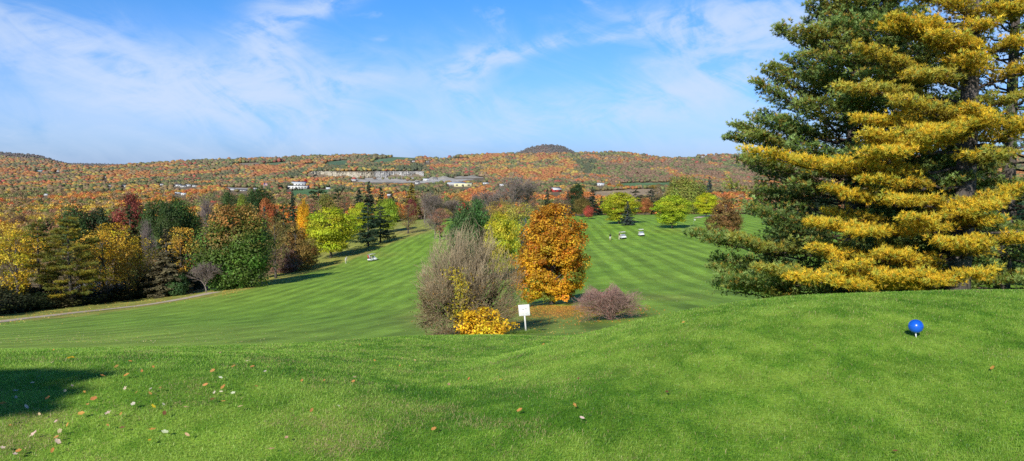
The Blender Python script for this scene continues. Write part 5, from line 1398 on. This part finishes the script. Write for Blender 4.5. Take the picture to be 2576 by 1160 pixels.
# ------------------------------------------------------------------ fallen leaves on the lawn
def leaf_mesh(kind, g):
    n = 26; a = np.linspace(0, 6.283, n, endpoint=False)
    r = {'oak': .5 + .16 * np.cos(a * 5 + .4), 'oval': .5 - .05 * np.cos(a), 'maple': .46 + .2 * np.abs(np.cos(a * 2.5)) ** .7}[kind]
    x = r * np.cos(a); y = r * np.sin(a) * (.48 if kind != 'maple' else .62)
    curl = g.uniform(.05, .3); tw = g.uniform(-.4, .4)
    zz = lambda X_, Y_: curl * (Y_ ** 2 * 1.5 + .45 * X_ ** 2) + tw * X_ * Y_
    V = [(0, 0, zz(0, 0))] + [(p, q, zz(p, q)) for p, q in zip(x * .55, y * .5)] + [(p, q, zz(p, q)) for p, q in zip(x, y)]
    geo = Geo(); k = np.arange(n); k2 = (k + 1) % n
    geo.add(V, np.stack([np.zeros(n, int), 1 + k, 1 + k2], 1), np.array(1 + .12 * np.random.default_rng(1).normal(size=(2 * n + 1, 1))) * np.ones((1, 3)))
    geo.Q.append(np.stack([1 + k, 1 + n + k, 1 + n + k2, 1 + k2], 1))
    geo.segs([[-.5, 0, zz(-.5, 0)]], [[-.78, .03, zz(-.5, 0) + .02]], .012, .008, 4, np.array([.6, .5, .4]))
    return geo.mesh('fallen_leaf', M_LEAF, True)
def fallen_leaves():
    g = np.random.default_rng(4)
    ms = [leaf_mesh(k, g) for k in ('oak', 'oval', 'maple', 'oak', 'oval', 'maple')]
    cols = {'o': (.70, .34, .10), 'w': (.84, .70, .56), 't': (.72, .52, .29), 'y': (.75, .50, .03), 'b': (.26, .11, .06)}
    words = {'o': 'orange brown', 'w': 'bleached pale', 't': 'tan', 'y': 'bright yellow', 'b': 'dark brown'}
    L1 = "413,262,o 400,364,t 530,327,y 560,322,y 1000,352,o 895,397,o 1178,400,o 1090,433,o 972,463,o 790,468,o 295,478,w 250,526,w 122,587,w 555,549,w 500,590,w 650,598,o 365,645,o 720,650,o 675,695,o 205,713,w 20,688,o 125,640,w 305,774,t 625,766,o 828,762,w 928,771,o 1023,692,w 1180,711,y 1257,696,w 1263,765,b 960,570,w 1158,572,w 1230,566,o 1050,600,o 1155,610,o 1632,430,o 1695,484,w 1575,541,o 1712,558,o 1645,602,w 1697,595,w 1790,605,w 1715,670,o 1425,715,t 1845,711,t 1898,350,w 1790,395,o 1937,395,o 2035,432,w 2488,505,o 1968,552,o 1690,282,t 430,828,w 80,820,o 80,860,o 520,853,o 460,906,t 258,925,w 437,950,o 447,988,w 25,1035,w 405,1055,o 145,1060,o 120,1085,w 1150,976,y 1268,911,w 1170,890,o 1440,935,t 2200,955,t 2085,1043,t 828,858,o 1630,655,b 940,877,b 2390,742,o 2318,505,o"
    L2 = "160,407,o 437,497,t 523,511,t 258,513,o 424,547,o 117,660,o 125,628,t 879,639,o 747,678,t 1090,650,y 782,433,w 1213,856,o 1578,824,o 1624,908,w 647,984,o 1370,411,o 1600,645,b 2185,735,b 22,829,w"
    L3 = "72,343,o 1932,625,o 1347,1135,b"
    items = []
    for txt, ox, oy, s in ((L1, 0, 950, 1000 / 2576), (L2, 1000, 850, 1000 / 2214), (L3, 2000, 800, 1051 / 2124)):
        for w in txt.split():
            x, y, c = w.split(','); items.append(((ox + float(x) * s) * .8443, (oy + float(y) * s) * .8443, c))
    big = {(258, 925): 1.7, (1624, 908): 1.35}
    special = {}
    for k, (px, py, c) in enumerate(items):
        Y = ground_at(px, py, 3); p = at(px, py, Y); z = float(ground(p.x, Y))
        o = link('fallen_leaf', ms[k % 6]); 
        if px < 265 and 930 < py < 1060: where = 'lying in the tree shadow at the left of the lawn'
        elif px < 420: where = 'lying on the sunny lawn at the lower left'
        elif px < 800: where = 'lying on the lawn left of the middle'
        elif px < 1330: where = 'lying on the slope of the hollow in the middle of the lawn'
        else: where = 'lying on the grass of the tee mound'
        s = .031 * g.uniform(.8, 1.25)
        if abs(px - 83) < 3 and abs(py - 1105) < 5: s *= 1.6
        if abs(px - 1464) < 4 and py > 1040: s *= 1.25
        if Y > 8: s *= 1.15
        o.scale = (s, s, s); o.location = (p.x, Y, z + .036); o.rotation_euler = (Matrix.Rotation(g.normal(.40, .2), 3, 'X') @ Matrix.Rotation(g.normal(0, .25), 3, 'Y') @ Matrix.Rotation(g.uniform(0, 6.283), 3, 'Z')).to_euler()
        o.color = (*[v * g.uniform(.85, 1.1) for v in cols[c]], 1)
        tag(o, f'{words[c]} leaf {where}', 'leaf', f'{words[c]} fallen leaves {where}')
fallen_leaves()

def litter():
    """countless leaf flecks on the fairway and under the golden maple"""
    g = np.random.default_rng(6); geo = Geo()
    def scat(n, fpx, fpy, ymin, ymax, cols, size):
        P = []; 
        for k in range(n):
            px, py = fpx(), fpy(); Y = ground_at(px, py, ymin, ymax)
            if Y is None: continue
            p = at(px, py, Y); P.append((p.x, Y, float(ground(p.x, Y)) + .03))
        P = np.array(P); m = len(P); C = np.array(cols)[g.integers(0, len(cols), m)] * jit(m, .25, g)
        sz = size * g.uniform(.6, 1.3, m)
        geo.leaves(P, np.array([0, -.25, 1]) + g.normal(0, .35, (m, 3)), sz, sz * .7, C, g)
    scat(4600, lambda: 1420 + g.normal(0, 85), lambda: 778 + abs(g.normal(0, 16)) - 8, 40, 90, [(.62, .30, .06), (.66, .40, .07), (.48, .20, .05)], .085)
    scat(1500, lambda: abs(g.normal(0, 380)) - 20, lambda: 864 - g.exponential(30), 26, 140, [(.45, .42, .18), (.45, .42, .10), (.5, .45, .25)], .062)
    scat(700, lambda: g.uniform(-20, 640), lambda: 0, 26, 140, [(.5, .4, .1)], .1) if False else None
    scat(900, lambda: g.uniform(0, 560), lambda: 0, 60, 160, [(.5, .4, .1)], .1) if False else None
    for (a, b, c, d) in [(0, 805, 545, 734), (560, 735, 700, 690), (700, 690, 860, 650)]:
        scat(900, lambda: g.uniform(a, c), lambda: 0, 60, 300, [(.5, .35, .08)], .15) if False else None
        q = []
        for k in range(650):
            t = g.uniform(0, 1); px = a + (c - a) * t; py = b + (d - b) * t + g.normal(2, 7)
            Y = ground_at(px, py, 60, 330)
            if Y: 
                p = at(px, py, Y); q.append((p.x, Y, float(ground(p.x, Y)) + .03))
        q = np.array(q); m = len(q); C = np.array([(.58, .40, .08), (.50, .30, .08), (.62, .5, .15)])[g.integers(0, 3, m)] * jit(m, .25, g)
        geo.leaves(q, np.array([0, -.25, 1]) + g.normal(0, .3, (m, 3)), .22, .16, C, g)
    scat(420, lambda: g.uniform(1440, 1790), lambda: 760 - abs(g.normal(0, 70)), 45, 330, [(.6, .55, .3), (.5, .45, .1)], .075)
    scat(260, lambda: g.uniform(1330, 1500), lambda: g.uniform(790, 845), 26, 60, [(.5, .34, .08), (.55, .42, .14)], .06)
    tag(geo.obj('leaf_litter', M_LEAF), 'scattered small fallen leaves on the fairways and under the golden maple', 'leaf litter', kind='stuff')
litter()

# ------------------------------------------------------------------ grass blades of the near lawn
def grass():
    g = np.random.default_rng(8); N = 780000
    u = g.uniform(-.86, .86, N); Y = np.exp(g.uniform(math.log(3.3), math.log(25), N)); X = u * Y
    Z = ground(X, Y)
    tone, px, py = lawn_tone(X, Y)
    on_mound = np.clip((px - 1350) / 300, 0, 1) * (Y < 13)
    H = (.020 + .012 * fbm(X / .5, Y / .5, 41, 3)) * g.uniform(.6, 1.25, N) * np.clip(.85 + Y / 40, .9, 1.2)
    lean = g.normal(0, .55, (N, 2)) + np.array([.12, -.05]); tip = np.stack([lean[:, 0], lean[:, 1], np.ones(N)], 1); tip = unit(tip) * H[:, None]
    w = .0022 * g.uniform(.7, 1.4, N) * np.clip(Y / 6, .9, 3.2)
    b = unit(np.stack([g.normal(size=N), g.normal(size=N), np.zeros(N)], 1)) * (w / 2)[:, None]
    P = np.stack([X, Y, Z - .004], 1)
    mid = P + tip * .55 + np.array([0, 0, .004]); end = P + tip * np.array([1.25, 1.25, .95])
    V = np.stack([P - b, P + b, mid + b * .8, mid - b * .8, end], 1).reshape(-1, 3)
    c_d = np.array([.068, .20, .014]); c_l = np.array([.43, .62, .11]); c_m = np.array([.200, .435, .032])
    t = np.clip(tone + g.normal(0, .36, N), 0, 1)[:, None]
    C = np.where(t < .5, c_d + (c_m - c_d) * t * 2, c_m + (c_l - c_m) * (t * 2 - 1))
    C = C * (1 - .12 * on_mound[:, None]) 
    dry = (g.uniform(0, 1, N) < (.03 + (.16 + .5 * np.exp(-(((X + 1.4) / 1.9) ** 2 + ((Y - 4.3) / 1.0) ** 2))) * np.clip(fbm(X / .5, Y / .5, 43, 3) - .50, 0, 1) * 6.5 * (1 - .6 * on_mound)))
    C[dry] = np.array([.46, .38, .17]) * jit(int(dry.sum()), .3, g)
    i = np.arange(N) * 5
    geo = Geo(); geo.add(V, np.stack([i, i + 1, i + 2, i + 3], 1), np.repeat(C, 5, 0) * np.tile([.75, .75, 1.0, 1.0, 1.15], N)[:, None])  # root shading put into the blade colour: darker foot, lighter tip
    geo.T.append(np.stack([i + 3, i + 2, i + 4], 1))
    tag(geo.obj('grass', M_GRASS), 'short mown grass blades covering the near lawn and the tee mound', 'grass', kind='stuff')
    # taller tufts at the foot of the sign
    t2 = Geo(); n = 900; px0 = at(1323, 840, 34.3); gx = px0.x + g.normal(0, .35, n); gy = 34.3 + g.normal(0, .25, n); gz = ground(gx, gy)
    tip = unit(np.stack([g.normal(0, .4, n), g.normal(0, .4, n), np.ones(n)], 1)) * g.uniform(.06, .22, n)[:, None]
    P = np.stack([gx, gy, gz], 1); b = unit(np.stack([g.normal(size=n), g.normal(size=n), np.zeros(n)], 1)) * .006
    t2.add(np.stack([P - b, P + b, P + tip], 1).reshape(-1, 3), np.arange(3 * n).reshape(n, 3), np.repeat(np.array([[.16, .27, .04]]) * jit(n, .3, g), 3, 0))
    tag(t2.obj('grass_tufts', M_GRASS), 'longer grass growing round the foot of the notice sign', 'grass', kind='stuff')
grass()

# ------------------------------------------------------------------ tree whose shadow falls on the lawn from the left (outside the frame)
tk, cr = broadleaf(601, H=7.8, W=4.6, kind='round', nc=120, nl=15000, leaf=.16, base=.22, cr=.13, fill=.3)
rt = empty('shade_tree', (-13.4, -4.7, -.05), 'broad tree beside the viewer whose shadow crosses the lawn at the left', 'tree')
g_ = np.random.default_rng(12)
for (cx, cy, cz, rx, ry, rz_, m_n) in [(5.65, -.1, 5.95, 1.25, .35, .34, 3000), (5.85, 0, 6.33, .85, .25, .09, 600), (6.2, 0, 6.04, .75, .2, .08, 500), (6.5, 0, 5.80, .75, .2, .06, 400), (3.6, 0, 5.9, 1.6, .6, .5, 1500)]:
    dd_ = rand_unit(m_n, g_) * (g_.uniform(.1, 1, m_n) ** .45)[:, None]
    cr.leaves(dd_ * np.array([rx, ry, rz_]) + np.array([cx, cy, cz]), g_.normal(0, 1, (m_n, 3)), .15, .11, np.ones((m_n, 3)) * jit(m_n, .2, g_), g_)
tk.tube([[0, 0, 4.4], [2.2, 0, 5.5], [6.3, 0, 6.0]], [.12, .07, .02], 7)
tk.obj('trunk', M_BARK, rt, True); o = cr.obj('crown', M_LEAF, rt); o.color = (.09, .15, .03, 1)

# ------------------------------------------------------------------ light, sky, camera
SUN_EL, SHADOW_AZ = R(29), R(18)          # shadows run away from the viewer, slightly to the right
d = Vector((math.sin(SHADOW_AZ) * math.cos(SUN_EL), math.cos(SHADOW_AZ) * math.cos(SUN_EL), -math.sin(SUN_EL)))
sl = bpy.data.lights.new('sun', 'SUN'); sl.energy = 5.0; sl.angle = R(.55); sl.color = (1.0, .955, .88)
so = link('sun', sl); so.rotation_euler = d.to_track_quat('-Z', 'Y').to_euler(); so.location = (0, -40, 60)

W = bpy.data.worlds.new('World'); SC.world = W; W.use_nodes = True
nt = W.node_tree; N = nt.nodes; L = nt.links; N.clear()
out = N.new('ShaderNodeOutputWorld'); bg = N.new('ShaderNodeBackground'); bg.inputs[1].default_value = .100
sky = N.new('ShaderNodeTexSky'); sky.sky_type = 'NISHITA'; sky.sun_disc = False; sky.sun_elevation = SUN_EL; sky.sun_rotation = R(198); sky.altitude = 300; sky.air_density = 1.0; sky.dust_density = .6; sky.ozone_density = 2.2
tc = N.new('ShaderNodeTexCoord'); sp = N.new('ShaderNodeSeparateXYZ'); L.new(tc.outputs['Generated'], sp.inputs[0])
def m_(op, a, b=None, clamp=False):
    q = N.new('ShaderNodeMath'); q.operation = op; q.use_clamp = clamp
    for i, s in enumerate((a, b)):
        if s is None: continue
        if isinstance(s, (int, float)): q.inputs[i].default_value = s
        else: L.new(s, q.inputs[i])
    return q.outputs[0]
def rng_(x, a0, a1, b0, b1, smooth=True):
    q = N.new('ShaderNodeMapRange'); q.interpolation_type = 'SMOOTHSTEP' if smooth else 'LINEAR'
    for i, v in enumerate((a0, a1, b0, b1)): q.inputs[i + 1].default_value = v
    L.new(x, q.inputs[0]); return q.outputs[0]
# clouds live in compass bearing (azimuth) and elevation
az = m_('ARCTAN2', sp.outputs[0], sp.outputs[1])
el = m_('ARCSINE', sp.outputs[2])
def sky_ang(px, py):
    v = at(px, py, 1.0) - Vector((0, 0, EYE)); v.normalize(); return math.atan2(v.x, v.y), math.asin(v.z)
def nz(scale, det, sx=1., sy=1., rot=0., dist=0., rough=.55, off=0.):
    cb = N.new('ShaderNodeCombineXYZ'); L.new(az, cb.inputs[0]); L.new(el, cb.inputs[1]); cb.inputs[2].default_value = off
    mp = N.new('ShaderNodeMapping'); mp.vector_type = 'POINT'; mp.inputs['Rotation'].default_value = (0, 0, rot); L.new(cb.outputs[0], mp.inputs[0])
    mp2 = N.new('ShaderNodeMapping'); mp2.inputs['Scale'].default_value = (sx, sy, 1); L.new(mp.outputs[0], mp2.inputs[0])
    n = N.new('ShaderNodeTexNoise'); n.inputs['Scale'].default_value = scale; n.inputs['Detail'].default_value = det; n.inputs['Distortion'].default_value = dist; n.inputs['Roughness'].default_value = rough
    L.new(mp2.outputs[0], n.inputs['Vector']); return n.outputs[0]
def blob(px, py, rx, ry, rot=0., amp=1.):
    a0, e0 = sky_ang(px, py); c, s = math.cos(rot), math.sin(rot)
    dx = m_('SUBTRACT', az, a0); dy = m_('SUBTRACT', el, e0)
    X = m_('ADD', m_('MULTIPLY', dx, c), m_('MULTIPLY', dy, s)); Yv = m_('SUBTRACT', m_('MULTIPLY', dy, c), m_('MULTIPLY', dx, s))
    q = m_('ADD', m_('POWER', m_('ABSOLUTE', m_('DIVIDE', X, rx / F)), 2.), m_('POWER', m_('ABSOLUTE', m_('DIVIDE', Yv, ry / F)), 2.))
    return m_('MULTIPLY', m_('EXPONENT', m_('MULTIPLY', q, -1.)), amp)
# rot > 0 raises the right end
blobs = [(330, 180, 330, 62, -.25, .85), (560, 215, 260, 60, .12, .7), (680, 130, 60, 110, -.1, .75), (750, 35, 130, 22, .33, .75), (860, 215, 130, 28, .18, .6), (820, 285, 60, 22, .5, .5), (380, 262, 150, 22, -.08, .65), (1180, 165, 95, 34, .35, .75), (1340, 122, 110, 17, .28, .8), (1165, 215, 50, 45, .9, .5), (1530, 97, 80, 10, .1, .55), (1740, 65, 190, 40, -.05, .8), (1850, 120, 170, 60, .2, .6), (1800, 205, 170, 40, .22, .6), (1900, 20, 140, 30, -.1, .5), (1300, 255, 230, 24, .06, .3), (960, 98, 18, 6, .1, .3), (1620, 260, 330, 35, .12, .35), (150, 95, 150, 22, -.35, .45), (2300, 100, 300, 150, 0, .5), (1500, 300, 380, 25, .08, .3)]
cov = None
for b_ in blobs:
    v = blob(*b_); cov = v if cov is None else m_('ADD', cov, v)
wisp = nz(9., 9, 1., 2.2, .35, 1.4, .60); wisp2 = nz(22., 8, 1., 3.2, -.3, .8, .62, 3.); big = nz(3.2, 4, 1., 1.8, 0, .6, .5, 7.)
tex = m_('ADD', m_('MULTIPLY', wisp, .74), m_('MULTIPLY', wisp2, .26))
den = m_('MULTIPLY', cov, rng_(tex, .36, .66, .06, 1.3))
veil = m_('MULTIPLY', rng_(el, .20, .045, 0., 1.), rng_(m_('ADD', m_('MULTIPLY', big, .6), m_('MULTIPLY', wisp, .4)), .38, .62, .08, .42))
den = m_('ADD', den, veil)
den = m_('ADD', den, m_('MULTIPLY', rng_(tex, .56, .78, 0., .28), rng_(el, .3, .6, 1., .15)))
den = m_('MULTIPLY', m_('SUBTRACT', 1.0, m_('EXPONENT', m_('MULTIPLY', den, -1.7))), .90)
# tint by elevation; sky overhead dimmed to lower the ambient fill
ramp = N.new('ShaderNodeValToRGB'); cr_ = ramp.color_ramp
cr_.elements[0].position = 0.; cr_.elements[0].color = (.47, .80, 1.72, 1); cr_.elements[1].position = .36; cr_.elements[1].color = (.27, .88, 1.27, 1); e_ = cr_.elements.new(.62); e_.color = (.08, .30, .55, 1); e_ = cr_.elements.new(1.0); e_.color = (.05, .20, .40, 1)
L.new(rng_(el, .0, .9, 0., 1., False), ramp.inputs[0])
mul = N.new('ShaderNodeMix'); mul.data_type = 'RGBA'; mul.blend_type = 'MULTIPLY'; mul.inputs[0].default_value = 1.
L.new(sky.outputs[0], mul.inputs[6]); L.new(ramp.outputs[0], mul.inputs[7])
mx = N.new('ShaderNodeMix'); mx.data_type = 'RGBA'; mx.inputs[7].default_value = (6.5, 7.7, 9.8, 1)
L.new(den, mx.inputs[0]); L.new(mul.outputs[2], mx.inputs[6]); L.new(mx.outputs[2], bg.inputs[0]); L.new(bg.outputs[0], out.inputs[0])

cam = bpy.data.cameras.new('camera'); co = link('camera', cam)
co.location = (0, 0, EYE); co.rotation_euler = (math.pi / 2 - PITCH, 0, 0)
cam.sensor_fit = 'HORIZONTAL'; cam.angle = 2 * math.atan(1288 / F); cam.clip_start = .1; cam.clip_end = 30000
SC.camera = co
SC.view_settings.view_transform = 'Standard'; SC.view_settings.look = 'None'; SC.view_settings.exposure = 0
SC.render.engine = 'CYCLES'
SC.cycles.max_bounces = 5; SC.cycles.diffuse_bounces = 3; SC.cycles.glossy_bounces = 2; SC.cycles.transmission_bounces = 3; SC.cycles.transparent_max_bounces = 4
SC.cycles.use_denoising = False
SC.cycles.caustics_reflective = False; SC.cycles.caustics_refractive = False
